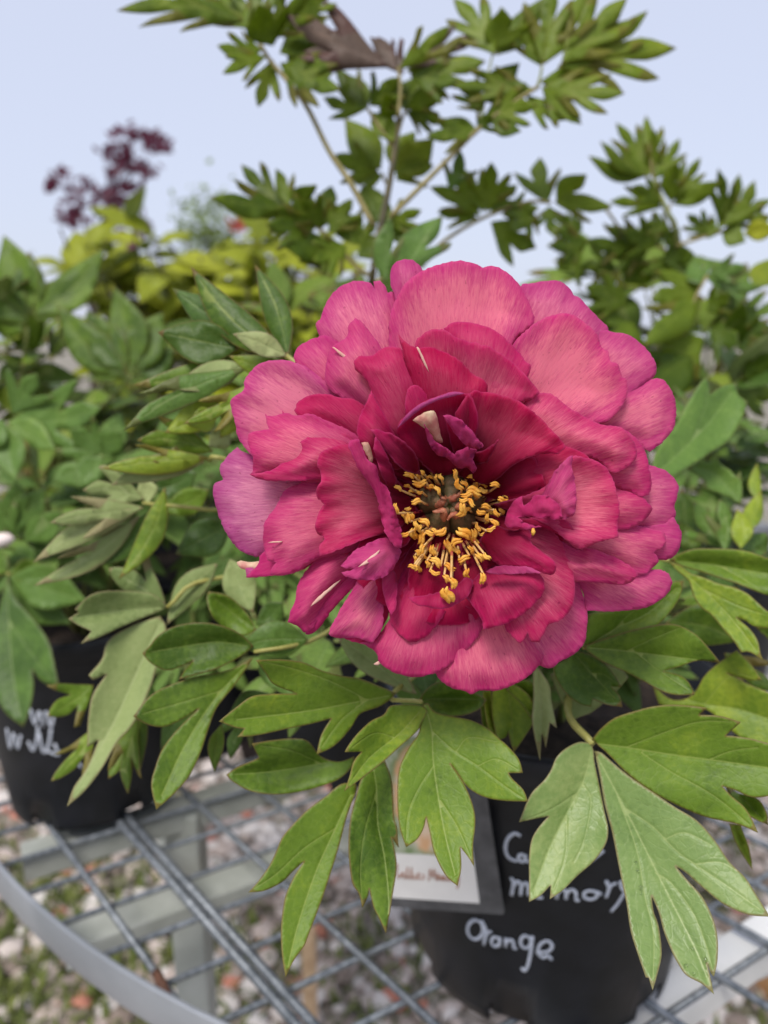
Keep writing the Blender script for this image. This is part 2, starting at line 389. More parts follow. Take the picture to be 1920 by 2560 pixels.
v, f = box_geo(q0, q1, .04, .014); bevel(meshobj('support_bar', v, f, M['white'], table, tuple(q0), False))
# leg under the left part, others round the back
lt = onplane(452, 2110, TZ - .05)
def leg(x, y, m=M['frame']):
    v, f = box_geo((x, y, 0), (x, y, TZ - .02), .036, .036, (0, 1, 0)); bevel(meshobj('leg', v, f, m, table, (x, y, 0), False), .003)
leg(lt.x, lt.y + .02)
for a in (35, 100, 165): leg(TC[0] + .8 * math.cos(rad(a)), TC[1] + .8 * math.sin(rad(a)))
c0 = C8(810, 1100); e0 = C8(870, 1230); w0, w1 = onplane(*c0, TZ - .001), onplane(*e0, TZ - .001)
tube('rusty_wire_end', [tuple(w0), tuple(w1)], .0036, M['rust'], table, 8)
# things under the table
s0 = onplane(770, 2330, .0)
st_ = P(768, 2230, 1.02)
o = tube('wooden_stake', [(st_.x, st_.y, 0), (st_.x, st_.y, st_.z + .05)], [.011, .011], M['stake'], None, 8, origin=(st_.x, st_.y, 0)); tag(o, 'pale wooden stake standing in the gravel under the mesh table', 'stake')
tb = onplane(1930, 2450, .03); v, f = box_geo((tb.x - .02, tb.y, .04), (tb.x + .35, tb.y + .14, .04), .16, .08)
o = bevel(meshobj('tan_block', v, f, M['tan'], None, (tb.x, tb.y, 0), False), .006); tag(o, 'tan brown block lying on the gravel beside the white table bar', 'block')

# ---------------------------------------------------------------- pots
def pot_geo(c, rb, rt, h, notches, seg=96):
    prof = [(0, rb), (.006, rb + .0006), (.016, rb + (rt - rb) * .016 / h)] + [(h * k, rb + (rt - rb) * k) for k in (.2, .4, .6, .8, .9)] + [(h * .9 + .001, rt * 1.005), (h * .9 + .002, rt + .003), (h - .002, rt + .0045), (h, rt + .003), (h, rt - .001), (h * .5, (rb + rt) / 2 - .003), (.008, rb - .0022), (.007, .001)]
    v, f = [], []
    for z, r in prof:
        for i in range(seg):
            a = 2 * math.pi * i / seg; v.append((c[0] + r * math.cos(a), c[1] + r * math.sin(a), c[2] + z))
    for k in range(len(prof) - 1):
        for i in range(seg):
            if k < 2 and any(abs((i * 360 / seg - n_ + 180) % 360 - 180) < 7.5 for n_ in notches): continue
            j = (i + 1) % seg; f.append((k * seg + i, k * seg + j, (k + 1) * seg + j, (k + 1) * seg + i))
    return v, f
def pot(label, c, rb, rt, h, notches, group=None):
    t = thing('nursery_pot', label, 'pot', c, group)
    v, f = pot_geo(c, rb, rt, h, notches); o = meshobj('shell', v, f, M['pot'], t, c); bm = o.data
    m = o.modifiers.new('solid', 'SOLIDIFY'); m.thickness = .0012; m.offset = -1
    zs = h * .86; rs = rb + (rt - rb) * .86 - .003; rng = random.Random(3); v = [(c[0], c[1], c[2] + zs)]; f = []
    for rr in (.35, .7, 1):
        for i in range(24):
            a = 2 * math.pi * i / 24; v.append((c[0] + rs * rr * math.cos(a), c[1] + rs * rr * math.sin(a), c[2] + zs + rng.uniform(-.004, .004)))
    for i in range(24):
        j = (i + 1) % 24; f.append((0, 1 + i, 1 + j))
        for k in range(2): f.append((1 + k * 24 + i, 25 + k * 24 + i, 25 + k * 24 + j, 1 + k * 24 + j))
    meshobj('soil', v, f, M['soil'], t, c); return t
PC = onplane(1342, 2308, TZ); RB, RT_, PH = .1015, .122, .22
LC = onplane(240, 1955, TZ); LRB, LRT, LPH = .0815, .103, .20
def pang(c, *pp): return [math.degrees(math.atan2(q.y - c.y, q.x - c.x)) for q in (onplane(a, b, TZ + .008) for a, b in pp)]
pot1 = pot('black nursery pot with white handwriting reading memory and Orange', (PC.x, PC.y, TZ + .0005), RB, RT_, PH, pang(PC, (1270, 2485), (1556, 2462), (1034, 2385)) + [20, 60, 100, 150])
pot2 = pot('black nursery pot with blurred white handwriting, beside the table rim', (LC.x, LC.y, TZ + .0005), LRB, LRT, LPH, pang(LC, (118, 2042), (330, 2030)) + [35, 80, 125, 170])
def oncone(px, py, c, rb, rt, h, off=.0006):
    o_ = np.array([0, 0, CAM_H]); d = np.array(P(px, py, 1.0)) - o_; k = (rt - rb) / h
    # |xy - c|^2 = (rb + k (z - TZ))^2
    ox, oy = o_[0] - c.x, o_[1] - c.y; r0 = rb + off + k * (o_[2] - TZ)
    A = d[0]**2 + d[1]**2 - (k * d[2])**2; B = 2 * (ox * d[0] + oy * d[1] - k * d[2] * r0); C_ = ox * ox + oy * oy - r0 * r0
    dis = B * B - 4 * A * C_
    if dis < 0: return None
    s = (-B - math.sqrt(dis)) / (2 * A); return Vector(o_ + d * s)
def ell(cx, cy, rx, ry, a0=0, a1=360, n=10): return [(cx + rx * math.cos(rad(a0 + (a1 - a0) * i / n)), cy + ry * math.sin(rad(a0 + (a1 - a0) * i / n))) for i in range(n + 1)]
def writing(potobj, cone, strokes, cr, r, name='handwriting'):
    V, F = [], []
    for s in strokes:
        pts = [oncone(*cr(*q), *cone) for q in (cat_rom(s, 4) if len(s) > 2 else s)]; pts = [q for q in pts if q is not None]
        if len(pts) < 2: continue
        v, f = tube_geo(pts, r, 6); k = len(V); V += v; F += [tuple(i + k for i in t_) for t_ in f]
    c = cone[0]; ax = np.array([c.x, c.y]); V = np.array(V); dd = V[:, :2] - ax; rr = np.linalg.norm(dd, axis=1)
    want = cone[1] + (cone[2] - cone[1]) / cone[3] * (V[:, 2] - TZ) + .0003; nr = want + (rr - want) * .35; V[:, :2] = ax + dd / rr[:, None] * nr[:, None]
    meshobj(name, V, F, M['paint'], potobj, (c.x, c.y, TZ))
cone1 = (PC, RB, RT_, PH)
writing(pot1, cone1, [[(885, 805), (845, 788), (800, 825), (785, 890), (808, 945), (862, 970)], ell(893, 948, 22, 24, -60, 300), [(915, 925), (918, 965), (940, 970)],
    [(985, 830), (978, 920), (990, 985)], [(1045, 835), (1038, 930), (1050, 990)], [(1110, 930), (1105, 1000)], [(1150, 970), (1190, 955), (1175, 925), (1150, 960), (1165, 1005), (1210, 995)], [(1290, 1000), (1350, 960), (1425, 900)]], G3, .0012)
writing(pot1, cone1, [[(822, 1075), (838, 1110), (826, 1190)], [(832, 1140), (865, 1098), (888, 1125), (884, 1190)], [(886, 1140), (915, 1110), (935, 1130), (934, 1190)], [(970, 1170), (1020, 1160), (1005, 1125), (975, 1150), (990, 1200), (1030, 1205)],
    [(1122, 1148), (1120, 1212)], [(1122, 1182), (1150, 1150), (1178, 1166), (1180, 1214)], [(1183, 1182), (1212, 1153), (1243, 1172), (1246, 1220), (1268, 1223)], ell(1338, 1188, 44, 28, -70, 290), [(1372, 1165), (1410, 1185)],
    [(1440, 1095), (1458, 1145), (1440, 1205)], [(1452, 1165), (1478, 1122), (1508, 1112)], [(1532, 1098), (1540, 1140), (1562, 1165)], [(1610, 1085), (1560, 1172), (1515, 1245), (1472, 1295)]], G3, .0012)
writing(pot1, cone1, [ell(590, 1412, 50, 62, -130, 230), [(632, 1352), (660, 1420), (645, 1510)], [(650, 1470), (672, 1432), (695, 1425)], ell(722, 1490, 27, 30, -50, 310), [(748, 1462), (748, 1520)],
    [(790, 1468), (788, 1525)], [(790, 1495), (825, 1478), (838, 1500), (840, 1530), (860, 1535)], ell(918, 1492, 34, 40, -60, 300), [(962, 1455), (950, 1560), (928, 1655), (905, 1678), (895, 1660)],
    [(985, 1560), (1060, 1555), (1090, 1520), (1060, 1485), (1010, 1510), (1000, 1560), (1030, 1595), (1060, 1580), (1088, 1608)]], G3, .0012)
cone2 = (LC, LRB, LRT, LPH)
rl = random.Random(4)
sc_ = [[(30, 1700), (45, 1790), (60, 1720), (80, 1790), (95, 1730)], [(130, 1760), (150, 1800), (170, 1750), (175, 1690)], [(180, 1720), (200, 1810), (225, 1770), (235, 1700)], [(210, 1800), (270, 1820), (250, 1770)], [(140, 1610), (160, 1680), (180, 1620), (200, 1690)], [(210, 1620), (235, 1690), (250, 1630)], [(360, 1860), (380, 1880)], [(450, 1830), (470, 1850), (490, 1810)]]
writing(pot2, cone2, sc_, C5, .0014)
# ---------------------------------------------------------------- plant label card hanging on the pot
lab = thing('plant_label', 'white photo label in a dark plastic sleeve hanging on the handwritten pot', 'label', P(1110, 2270, .452))
def front(px, py):
    q = oncone(px, py, PC, RB, RT_ + .004, PH); return .47 if q is None else q.y * CP + (CAM_H - q.z) * SP
dR0, dR1 = front(1190, 1812) - .006, front(1263, 2292) - .004
LQ = [P(940, 1808, dR0 + .014), P(1190, 1812, dR0), P(1263, 2292, dR1), P(972, 2272, dR1 + .014)]   # TL TR BR BL of the sleeve
ln = (LQ[1] - LQ[3]).cross(LQ[0] - LQ[2]).normalized()
if ln.dot(Vector((0, -1, 0))) < 0: ln = -ln
def lab_pt(u, v, o=0.0):
    a = LQ[0].lerp(LQ[1], u); b = LQ[3].lerp(LQ[2], u); return a.lerp(b, v) + ln * o
def slab(name, u0, v0, u1, v1, o0, o1, m, parent, rnd=.03):
    p = []
    for cx, cy, a0 in ((u1 - rnd, v0 + rnd, -90), (u1 - rnd, v1 - rnd, 0), (u0 + rnd, v1 - rnd, 90), (u0 + rnd, v0 + rnd, 180)):
        p += [(cx + rnd * math.cos(rad(a0 + 30 * i)), cy + rnd * .65 * math.sin(rad(a0 + 30 * i))) for i in range(4)]
    n_ = len(p); v = [lab_pt(a, b, o1) for a, b in p] + [lab_pt(a, b, o0) for a, b in p]
    f = [tuple(range(n_))[::-1], tuple(range(n_, 2 * n_))] + [(i, (i + 1) % n_, n_ + (i + 1) % n_, n_ + i) for i in range(n_)]
    return meshobj(name, v, f, m, parent, tuple(lab_pt((u0 + u1) / 2, v1, o0)), False)
slab('sleeve', 0, 0, 1, 1, -.0012, 0, M['sleeve'], lab)
slab('card', .02, .02, .80, .93, .0003, .0008, M['card'], lab, .005)
def photo_mat():
    m, t = mat('label_photo'); n = N(t); uv = n.att('pu'), n.att('pv')
    dx = n.math('SUBTRACT', uv[0], .55); dy = n.math('SUBTRACT', uv[1], .52)
    r = n.math('SQRT', n.math('ADD', n.math('MULTIPLY', dx, dx), n.math('MULTIPLY', dy, dy)))
    cx = n('CombineXYZ', i0=uv[0], i1=uv[1]); nz = n.noise(cx.outputs[0], 6, 3)
    c = n.mix(n.ramp(nz, .35, .65), (.72, .42, .22), (.80, .62, .45)); c = n.mix(n.ramp(r, .08, .22, 1, 0), c, (.55, .20, .09))
    c = n.mix(n.ramp(n.math('ADD', r, n.math('MULTIPLY', nz, .25)), .52, .62), c, n.mix(n.ramp(nz, .4, .6), (.20, .28, .12), (.42, .46, .34)))
    n.out(n('BsdfPrincipled', iBase_Color=c, iRoughness=.35).outputs[0]); return m
ph = []; nu, nv = 10, 14; U = []
for j in range(nv + 1):
    for i in range(nu + 1): u_, v_ = .07 + .60 * i / nu, .06 + .61 * j / nv; ph.append(lab_pt(u_, v_, .0014)); U.append((i / nu, j / nv))
F = [(j * (nu + 1) + i, (j + 1) * (nu + 1) + i, (j + 1) * (nu + 1) + i + 1, j * (nu + 1) + i + 1) for j in range(nv) for i in range(nu)]
o = meshobj('flower_picture', ph, F, photo_mat(), lab); attr(o.data, 'pu', [u[0] for u in U]); attr(o.data, 'pv', [u[1] for u in U])
scr = [[(0, .5), (.02, 0), (.05, .05), (.03, .6), (.06, .9), (.09, .6)], [(.10, .8), (.12, .5), (.14, .6), (.13, .9), (.16, .8)], [(.17, .9), (.2, .1), (.19, .85), (.23, .8)], [(.23, .9), (.26, .1), (.25, .85), (.29, .8)], [(.29, .55), (.30, .9), (.33, .8)], [(.34, .8), (.37, .55), (.35, .5), (.34, .85), (.39, .8)], [(.41, .55), (.44, .7), (.40, .9)],
       [(.50, .95), (.54, .15), (.56, .8), (.60, .15), (.61, .9)], [(.63, .8), (.66, .55), (.64, .5), (.63, .85), (.67, .8)], [(.68, .55), (.69, .9), (.71, .55), (.72, .9), (.74, .55), (.75, .9)], [(.78, .7), (.80, .5), (.81, .75), (.79, .9), (.77, .7)], [(.83, .55), (.84, .9), (.86, .55), (.88, .55)], [(.90, .55), (.92, .85), (.95, .55), (.93, 1.1), (.90, 1.35)]]
V, F = [], []
for s in scr:
    pts = [lab_pt(.08 + .60 * x, 0.735 + .085 * y, .0012) for x, y in cat_rom(s, 3)]; v, f = tube_geo(pts, .00042, 5); k = len(V); V += v; F += [tuple(i + k for i in t_) for t_ in f]
meshobj('script_lettering', V, F, M['script'], lab)

# ---------------------------------------------------------------- leaf builders
def sheet(name, pts, base, tip, d0, d1, veins, parent, mats, grid=9, tone=.5, fold=.007, curl=.014, th=.00045, seed=0, corner=58, jit=0, flat=0):
    """a leaflet whose outline, seen from the photograph's place, is pts; depth runs d0 (base) to d1 (tip)"""
    rng = np.random.default_rng(seed + 17); base, tip = np.array(base, float), np.array(tip, float); L = np.linalg.norm(tip - base); ax = (tip - base) / L
    poly = outline(pts, max(grid * .8, 3), corner, jit, rng); v, f = triangulate(poly, grid, veins)
    s = ((v - base) @ ax) / L; side = (v - base) @ np.array([-ax[1], ax[0]])
    main = veins[0] if veins else [base, tip]
    dm = polydist(v, main); hw = max(1.0, np.abs(side).max())
    sgn = np.sign(side); wob = np.sin(s * 7 + seed) * .35 + np.sin(side / hw * 5 + s * 4 + seed * 2.1) * .3
    d = d0 + (d1 - d0) * s + curl * (s * s - s) * -1 + fold * (dm / hw) ** 1.0 * -1 + .0045 * wob * np.clip(dm / hw, 0, 1)
    w = PA(v, d); o0 = P(base[0], base[1], d0)
    o = meshobj(name, w, f.tolist(), mats, parent, tuple(o0)); me = o.data
    e = segdist(v, poly, np.roll(poly, -1, 0)); vd = np.full(len(v), 50.0)
    for i, l in enumerate(veins):
        q = polydist(v, cat_rom(l, 5) if len(l) > 2 else l); vd = np.minimum(vd, q * (1 if i == 0 else 1.5))
    attr(me, 'e', e / L * 100); attr(me, 'v', vd / L * 100); attr(me, 'tone', [tone] * len(v))
    return solid(o, th, 1 if len(mats) > 1 else 0)
def T(cr, pts): return [cr(*q) for q in pts]
def unit_leaf(lobes, w, rng):
    """half outlines of a peony leaflet along +x, length 1, with forward pointing side lobes"""
    def half(nl):
        k = rng.uniform(.9, 1.1); h = w / 2 * k
        if nl == 0: return [(.08, h * .3), (.25, h * .82), (.45, h), (.65, h * .8), (.85, h * .36)]
        j = lambda a: a * rng.uniform(.92, 1.08)
        if nl == 1:
            t = rng.uniform(.66, .80); return [(.08, h * .22), (.26, h * .62), (.46, h * j(1.05)), (t - .10, h * j(1.34)), (t, h * j(1.36)), (t - .10, h * .90), (t - .28, h * j(.34)), (t - .04, h * .50), (.88, h * .27)]
        return [(.08, h * .22), (.20, h * .60), (.34, h * j(1.12)), (.50, h * j(1.45)), (.45, h * 1.05), (.32, h * j(.45)), (.55, h * .96), (.70, h * j(1.16)), (.82, h * 1.12), (.72, h * .72), (.53, h * j(.28)), (.74, h * .42), (.90, h * .22)]
    a = half(lobes); b = half(max(0, lobes - (rng.random() < .4)))
    return [(0, .008)] + a + [(1, 0)] + [(x, -y) for x, y in b[::-1]] + [(0, -.008)]
def leaflet(cr, spec, parent, d, mats, seed, grid=None, wide=1.0):
    """spec: (bx,by,tx,ty,width,lobes,tone) in crop pixels; d = (base depth, tip depth)"""
    bx, by, tx, ty, w, lob, tone = spec
    rng = np.random.default_rng(seed); b = np.array(cr(bx, by)); t = np.array(cr(tx, ty)); L = np.linalg.norm(t - b); ax = (t - b) / L; sd_ = np.array([-ax[1], ax[0]])
    w = w * wide * (np.linalg.norm(np.array(cr(1, 0)) - np.array(cr(0, 0)))) / L
    bend = rng.uniform(-.09, .09)
    def m(q): return b + ax * q[0] * L + sd_ * (q[1] + bend * math.sin(q[0] * 3.14)) * L
    pts = [m(q) for q in unit_leaf(lob, w, rng)]
    veins = [[m(q) for q in ((.02, 0), (.3, 0), (.6, 0), (.96, 0))]]
    for k in ((.22, .6), (.4, .82)):
        for sg in (-1, 1): veins.append([m((k[0], 0)), m((k[1], sg * w * .42))])
    return sheet('leaflet', pts, b, t, d[0], d[1], veins, parent, mats, grid or max(9, L / 9), tone, fold=.004 * min(1, L / 150), curl=.01, seed=seed)

# generic leaflet meshes (length 1) for plants standing further back
PROTO = []
def protos():
    for k in range(8):
        rng = np.random.default_rng(40 + k); w = rng.uniform(.34, .5); poly = outline([(x * 100, y * 100) for x, y in unit_leaf(k % 3, w, rng)], 5)
        veins = [[(2, 0), (30, 0), (60, 0), (96, 0)]] + [[(a, 0), (b, s * w * 42)] for a, b in ((20, 58), (40, 80)) for s in (-1, 1)]
        v, f = triangulate(poly, 8, veins); s = v[:, 0] / 100; y = v[:, 1] / 100
        z = -.22 * s * s + .35 * np.abs(y) * (1 - .5 * s) + .02 * np.sin(s * 9 + k)
        me = bpy.data.meshes.new('leaflet'); me.from_pydata(np.c_[s, -y, z].tolist(), [], f.tolist()); me.update(); me.polygons.foreach_set('use_smooth', [True] * len(f))
        vd = np.min([polydist(v, l) for l in veins], 0); attr(me, 'e', segdist(v, poly, np.roll(poly, -1, 0))); attr(me, 'v', vd); attr(me, 'tone', [.25 + .08 * k] * len(v))
        PROTO.append(me)
protos()
PM = {}
def proto(k, key):
    if (k, key) not in PM:
        me = PROTO[k].copy(); me.materials.append(M[key]); me.materials.append(M['under']); PM[(k, key)] = me
    return PM[(k, key)]
def place(me, parent, loc, direc, up, size, name='leaflet'):
    o = bpy.data.objects.new(name, me); COL.objects.link(o); x = Vector(direc).normalized(); z = Vector(up); y = z.cross(x)
    if y.length < 1e-3: y = Vector((0, 1, 0)).cross(x)
    y.normalize(); z = x.cross(y); R = Matrix((x, y, z)).transposed().to_4x4()
    o.parent = parent; o.matrix_basis = Matrix.Translation(Vector(loc) - WL[parent.name]) @ R @ Matrix.Scale(size, 4)
    m = o.modifiers.new('solid', 'SOLIDIFY'); m.thickness = .0005 / size; m.offset = -1; m.material_offset = 1; return o
def compound(plant, start, end, size, key, seed, n=3, stem='petiole', up=(0, 0, 1), tilt=.3):
    """a petiole with a fan of leaflets (two or three tiers) at its end"""
    rng = random.Random(seed); start, end = Vector(start), Vector(end); mid = start.lerp(end, .55) + Vector((0, 0, .12 * (end - start).length))
    lf = tube('leaf', [tuple(start), tuple(mid), tuple(end)], [.0022, .0012], M[stem], plant, 5, 4)
    ax = (end - mid).normalized(); up = Vector(up); sd_ = ax.cross(up).normalized()
    fans = [(end, ax, 1.0)]
    if n > 1: fans += [(start.lerp(end, .72) + Vector((0, 0, .02)), (ax * .5 + sd_ * s).normalized(), .85) for s in (-1, 1)]
    for q, a, k in fans:
        for ang in (-50, 0, 50):
            s2 = a.cross(up).normalized(); dd = (a * math.cos(rad(ang)) + s2 * math.sin(rad(ang)) + Vector((0, 0, rng.uniform(-.45, .1) - tilt * .3))).normalized()
            place(proto(rng.randrange(8), key), lf, q + a * .004, dd, up + Vector((rng.uniform(-.5, .5), rng.uniform(-.5, .3), 0)), size * k * rng.uniform(.75, 1.1))
    return lf
PLE = (M['leafpale'], M['under']); OLV = (M['leafolive'], M['leafolive']); GRN = (M['leaf'], M['under']); PAL = (M['under'], M['leaf']); BLU = (M['leafblue'], M['under']); RED = (M['leafred'], M['leaf'])

# ---------------------------------------------------------------- the flowering peony in the handwritten pot
CROWN = Vector((PC.x, PC.y, TZ + PH * .84))
peony = thing('peony_plant', 'potted peony with one large magenta double bloom in the handwritten pot', 'plant', CROWN)
DREF = .262
FC = np.array([834., 863.])               # flower centre in the bloom crop
REC = P(*CF(*FC), DREF + .052)
stem = tube('flower_stem', [tuple(CROWN), (CROWN.x - .01, CROWN.y - .03, CROWN.z + .09), (REC.x + .004, REC.y + .06, REC.z + .01), tuple(REC)], [.0045, .004, .004, .005], M['stem'], peony, 8)
flower = thing('bloom', 'x', None, tuple(REC)); flower.parent = peony; flower.location = REC - WL[peony.name]
del flower['label']

def bowl(r, h):
    H = 29 + 38 * h; R = 290 - 145 * h
    return -46 + H * (1 - np.exp(-r / R)) - 7.5 * (r / 800) ** 3 * (1 - .4 * h)
PETN = [0]
def petal(h, pts, pale=.5, deep=.3, cool=0., dome=2.0, rip=.7, tilt=(0, 0), base=None, name='petal', m=None, grid=13, bw=70, jit=1.2):
    """outline in bloom-crop pixels; h places the petal in the whorl (0 outermost, 1 innermost)"""
    PETN[0] += 1; rng = np.random.default_rng(PETN[0]); b = FC if base is None else np.array(base, float)
    poly = outline(pts, 9, 62, jit, rng); v, f = triangulate(poly, grid)
    e = segdist(v, poly, np.roll(poly, -1, 0)); r = np.linalg.norm(v - FC, axis=1); c = v.mean(0)
    z = bowl(r, h); ew = np.clip(e / bw, 0, 1); ew = ew * ew * (3 - 2 * ew); z = z + dome * (ew - .5)
    an = np.arctan2(v[:, 1] - b[1], v[:, 0] - b[0]); rd = np.linalg.norm(v - b, axis=1)
    ph_ = rng.uniform(0, 6.28, 4)
    z = z + rip * ((1 - ew) * (np.sin(an * 23 + ph_[0]) + .6 * np.sin(an * 41 + rd * .02 + ph_[1])) + .8 * np.sin(an * 9 + rd * .012 + ph_[2]))
    z = z + tilt[0] * (v[:, 0] - c[0]) / 100 + tilt[1] * (v[:, 1] - c[1]) / 100
    px = np.stack(CF(v[:, 0], v[:, 1]), 1); w = PA(px, DREF - z / 1000)
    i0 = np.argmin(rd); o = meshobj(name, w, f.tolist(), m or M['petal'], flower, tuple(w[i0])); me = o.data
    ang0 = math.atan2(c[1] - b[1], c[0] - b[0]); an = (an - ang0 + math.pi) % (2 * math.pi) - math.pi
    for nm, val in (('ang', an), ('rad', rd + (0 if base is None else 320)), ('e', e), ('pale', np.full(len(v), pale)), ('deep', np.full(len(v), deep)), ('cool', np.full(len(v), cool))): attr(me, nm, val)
    return solid(o, .00035)
# outer guard petals
petal(.05, [(655, 180), (640, 132), (637, 80), (652, 50), (688, 37), (720, 46), (745, 75), (790, 200), (800, 560), (740, 560)], .55, .2, .5, 3)
petal(.03, [(400, 295), (405, 230), (430, 170), (475, 125), (530, 110), (572, 118), (585, 140), (580, 112), (602, 108), (622, 130), (628, 150), (645, 145), (700, 330), (740, 640), (600, 560)], .75, .1, .35)
petal(.14, [(633, 330), (632, 250), (650, 180), (690, 115), (745, 75), (820, 50), (880, 43), (930, 56), (946, 66), (965, 60), (1000, 64), (1035, 88), (1070, 125), (1100, 180), (1118, 240), (1090, 280), (1045, 330), (960, 620), (780, 640), (660, 420)], .85, .1, .1, -3, bw=160)
petal(.03, [(1065, 135), (1110, 117), (1190, 108), (1225, 125), (1255, 160), (1272, 168), (1305, 205), (1345, 245), (1365, 285), (1300, 420), (980, 660), (1050, 250)], .65, .1, .45)
petal(.02, [(1320, 285), (1400, 283), (1450, 300), (1500, 345), (1525, 385), (1527, 410), (1515, 435), (1480, 460), (1350, 560), (1050, 700), (1250, 400)], .7, .05, .35)
petal(.045, [(1430, 470), (1490, 445), (1515, 438), (1550, 440), (1580, 480), (1592, 530), (1585, 600), (1550, 645), (1505, 683), (1440, 650), (1300, 640), (1050, 740), (1250, 520)], .9, .05, .2)
petal(.15, [(1045, 328), (1100, 270), (1150, 235), (1225, 218), (1275, 240), (1330, 290), (1342, 330), (1368, 348), (1372, 378), (1398, 388), (1412, 432), (1428, 440), (1430, 490), (1405, 540), (1372, 572), (1345, 584), (1250, 590), (1130, 600), (960, 720), (1030, 450)], .95, .15, .05, -3, bw=150)
petal(.02, [(1440, 700), (1510, 728), (1550, 740), (1590, 775), (1602, 806), (1587, 862), (1592, 890), (1560, 930), (1513, 950), (1300, 960), (1000, 880), (1300, 780)], .75, .15, .35)
petal(.01, [(1500, 930), (1585, 900), (1605, 940), (1611, 970), (1598, 1017), (1568, 1040), (1530, 1042), (1480, 1030), (1100, 940)], .6, .15, .3)
petal(.10, [(1380, 900), (1470, 930), (1530, 945), (1556, 953), (1560, 985), (1540, 1010), (1518, 1018), (1532, 1038), (1526, 1060), (1466, 1095), (1330, 1060), (1180, 1000), (1000, 900), (1200, 880)], .85, .2, .1)
petal(.04, [(1255, 1110), (1295, 1213), (1370, 1216), (1430, 1213), (1500, 1200), (1560, 1160), (1580, 1115), (1560, 1085), (1525, 1075), (1400, 1060), (1200, 960), (980, 900), (1100, 1000)], .75, .1, .3)
petal(.05, [(1200, 1060), (1262, 1115), (1290, 1190), (1297, 1250), (1285, 1320), (1250, 1360), (1200, 1385), (1180, 1403), (1140, 1398), (1040, 1320), (880, 960), (1050, 960)], .6, .2, .25)
petal(.10, [(780, 1420), (810, 1452), (850, 1475), (890, 1484), (905, 1493), (935, 1480), (990, 1481), (1040, 1465), (1100, 1430), (1140, 1385), (1148, 1320), (1080, 1130), (900, 940), (850, 960), (860, 1250)], .75, .3, .05, 2)
petal(.17, [(535, 1322), (580, 1345), (600, 1385), (628, 1408), (660, 1425), (720, 1435), (790, 1420), (850, 1385), (905, 1330), (945, 1272), (965, 1180), (890, 960), (800, 960), (680, 1160), (600, 1290)], .5, .45, .1, 2)
petal(.26, [(636, 1240), (655, 1280), (690, 1310), (715, 1318), (760, 1297), (800, 1250), (835, 1180), (870, 960), (760, 960), (680, 1080), (640, 1180)], .25, .75, 0, 2)
petal(.24, [(430, 1290), (440, 1262), (480, 1190), (530, 1110), (580, 1030), (680, 950), (640, 1080), (613, 1150), (613, 1250), (600, 1290), (578, 1322), (556, 1315), (530, 1305), (480, 1305), (448, 1302)], 1.0, .1, .15, 3)
petal(.14, [(440, 1290), (500, 1312), (545, 1325), (580, 1318), (640, 1200), (660, 1000), (560, 1080)], .2, .6, 0)
petal(.20, [(293, 1252), (300, 1222), (320, 1170), (330, 1120), (380, 1050), (450, 1000), (600, 900), (700, 880), (620, 1000), (505, 1105), (440, 1175), (400, 1232), (370, 1278), (346, 1286), (322, 1262)], .5, .3, .1, 4, rip=1.4)
petal(.12, [(352, 1292), (375, 1290), (400, 1270), (440, 1215), (480, 1172), (600, 1040), (680, 900), (560, 1000), (440, 1150), (380, 1245)], .4, .3, .1, 3)
petal(.01, [(65, 740), (85, 705), (125, 665), (170, 690), (420, 760), (700, 830), (600, 900), (400, 980), (210, 1030), (170, 1028), (120, 1000), (80, 940), (55, 870), (43, 812), (50, 786), (78, 775)], .75, .05, 1.0)
petal(.06, [(172, 692), (130, 640), (118, 590), (103, 530), (105, 505), (145, 475), (150, 440), (180, 400), (220, 380), (262, 375), (315, 382), (400, 430), (620, 640), (700, 780), (500, 790), (330, 780), (220, 750)], .95, .05, .4, -3, bw=140)
petal(.08, [(315, 355), (335, 325), (385, 300), (440, 300), (540, 400), (720, 720), (600, 620), (450, 520), (370, 470), (335, 420), (318, 380)], .5, .2, .2)
petal(.24, [(420, 450), (420, 400), (435, 340), (470, 310), (492, 295), (497, 258), (520, 233), (550, 255), (580, 295), (607, 335), (660, 440), (760, 700), (600, 600), (500, 520), (445, 482)], .65, .2, .15, 3)
petal(.27, [(315, 542), (330, 512), (370, 492), (420, 488), (470, 500), (540, 520), (640, 620), (720, 800), (560, 720), (440, 620), (340, 570)], .2, .75, 0, 2)
petal(.10, [(275, 543), (282, 552), (302, 556), (320, 575), (300, 600), (278, 575)], .1, .5)
petal(.33, [(217, 553), (240, 562), (285, 552), (320, 560), (370, 556), (432, 580), (540, 640), (700, 830), (560, 820), (400, 790), (168, 757), (178, 720), (160, 640), (175, 615), (230, 606), (222, 580)], .75, .3, .05, 2, rip=1.2)
petal(.42, [(166, 757), (240, 742), (292, 702), (332, 652), (380, 622), (450, 615), (530, 650), (700, 850), (600, 840), (480, 790), (400, 772), (330, 780), (220, 778)], .55, .6, 0, 4)
petal(.08, [(153, 1100), (168, 1085), (192, 1060), (215, 1015), (330, 1000), (420, 1030), (330, 1082), (240, 1097), (165, 1103)], .3, .3, .1)
petal(.02, [(123, 1050), (135, 1045), (160, 1050), (195, 1047), (240, 1040), (230, 1080), (185, 1072), (150, 1076), (130, 1066)], 1, 0, m=M['cream'])
petal(.04, [(152, 1070), (185, 1068), (220, 1050), (200, 1095), (156, 1103)], .9, 0, .8)
petal(.28, [(233, 1092), (240, 1070), (255, 1052), (225, 1045), (212, 995), (215, 920), (250, 870), (285, 810), (330, 790), (400, 765), (520, 790), (720, 860), (640, 940), (520, 1010), (400, 1040), (330, 1080), (275, 1096)], .6, .35, .15, 3)
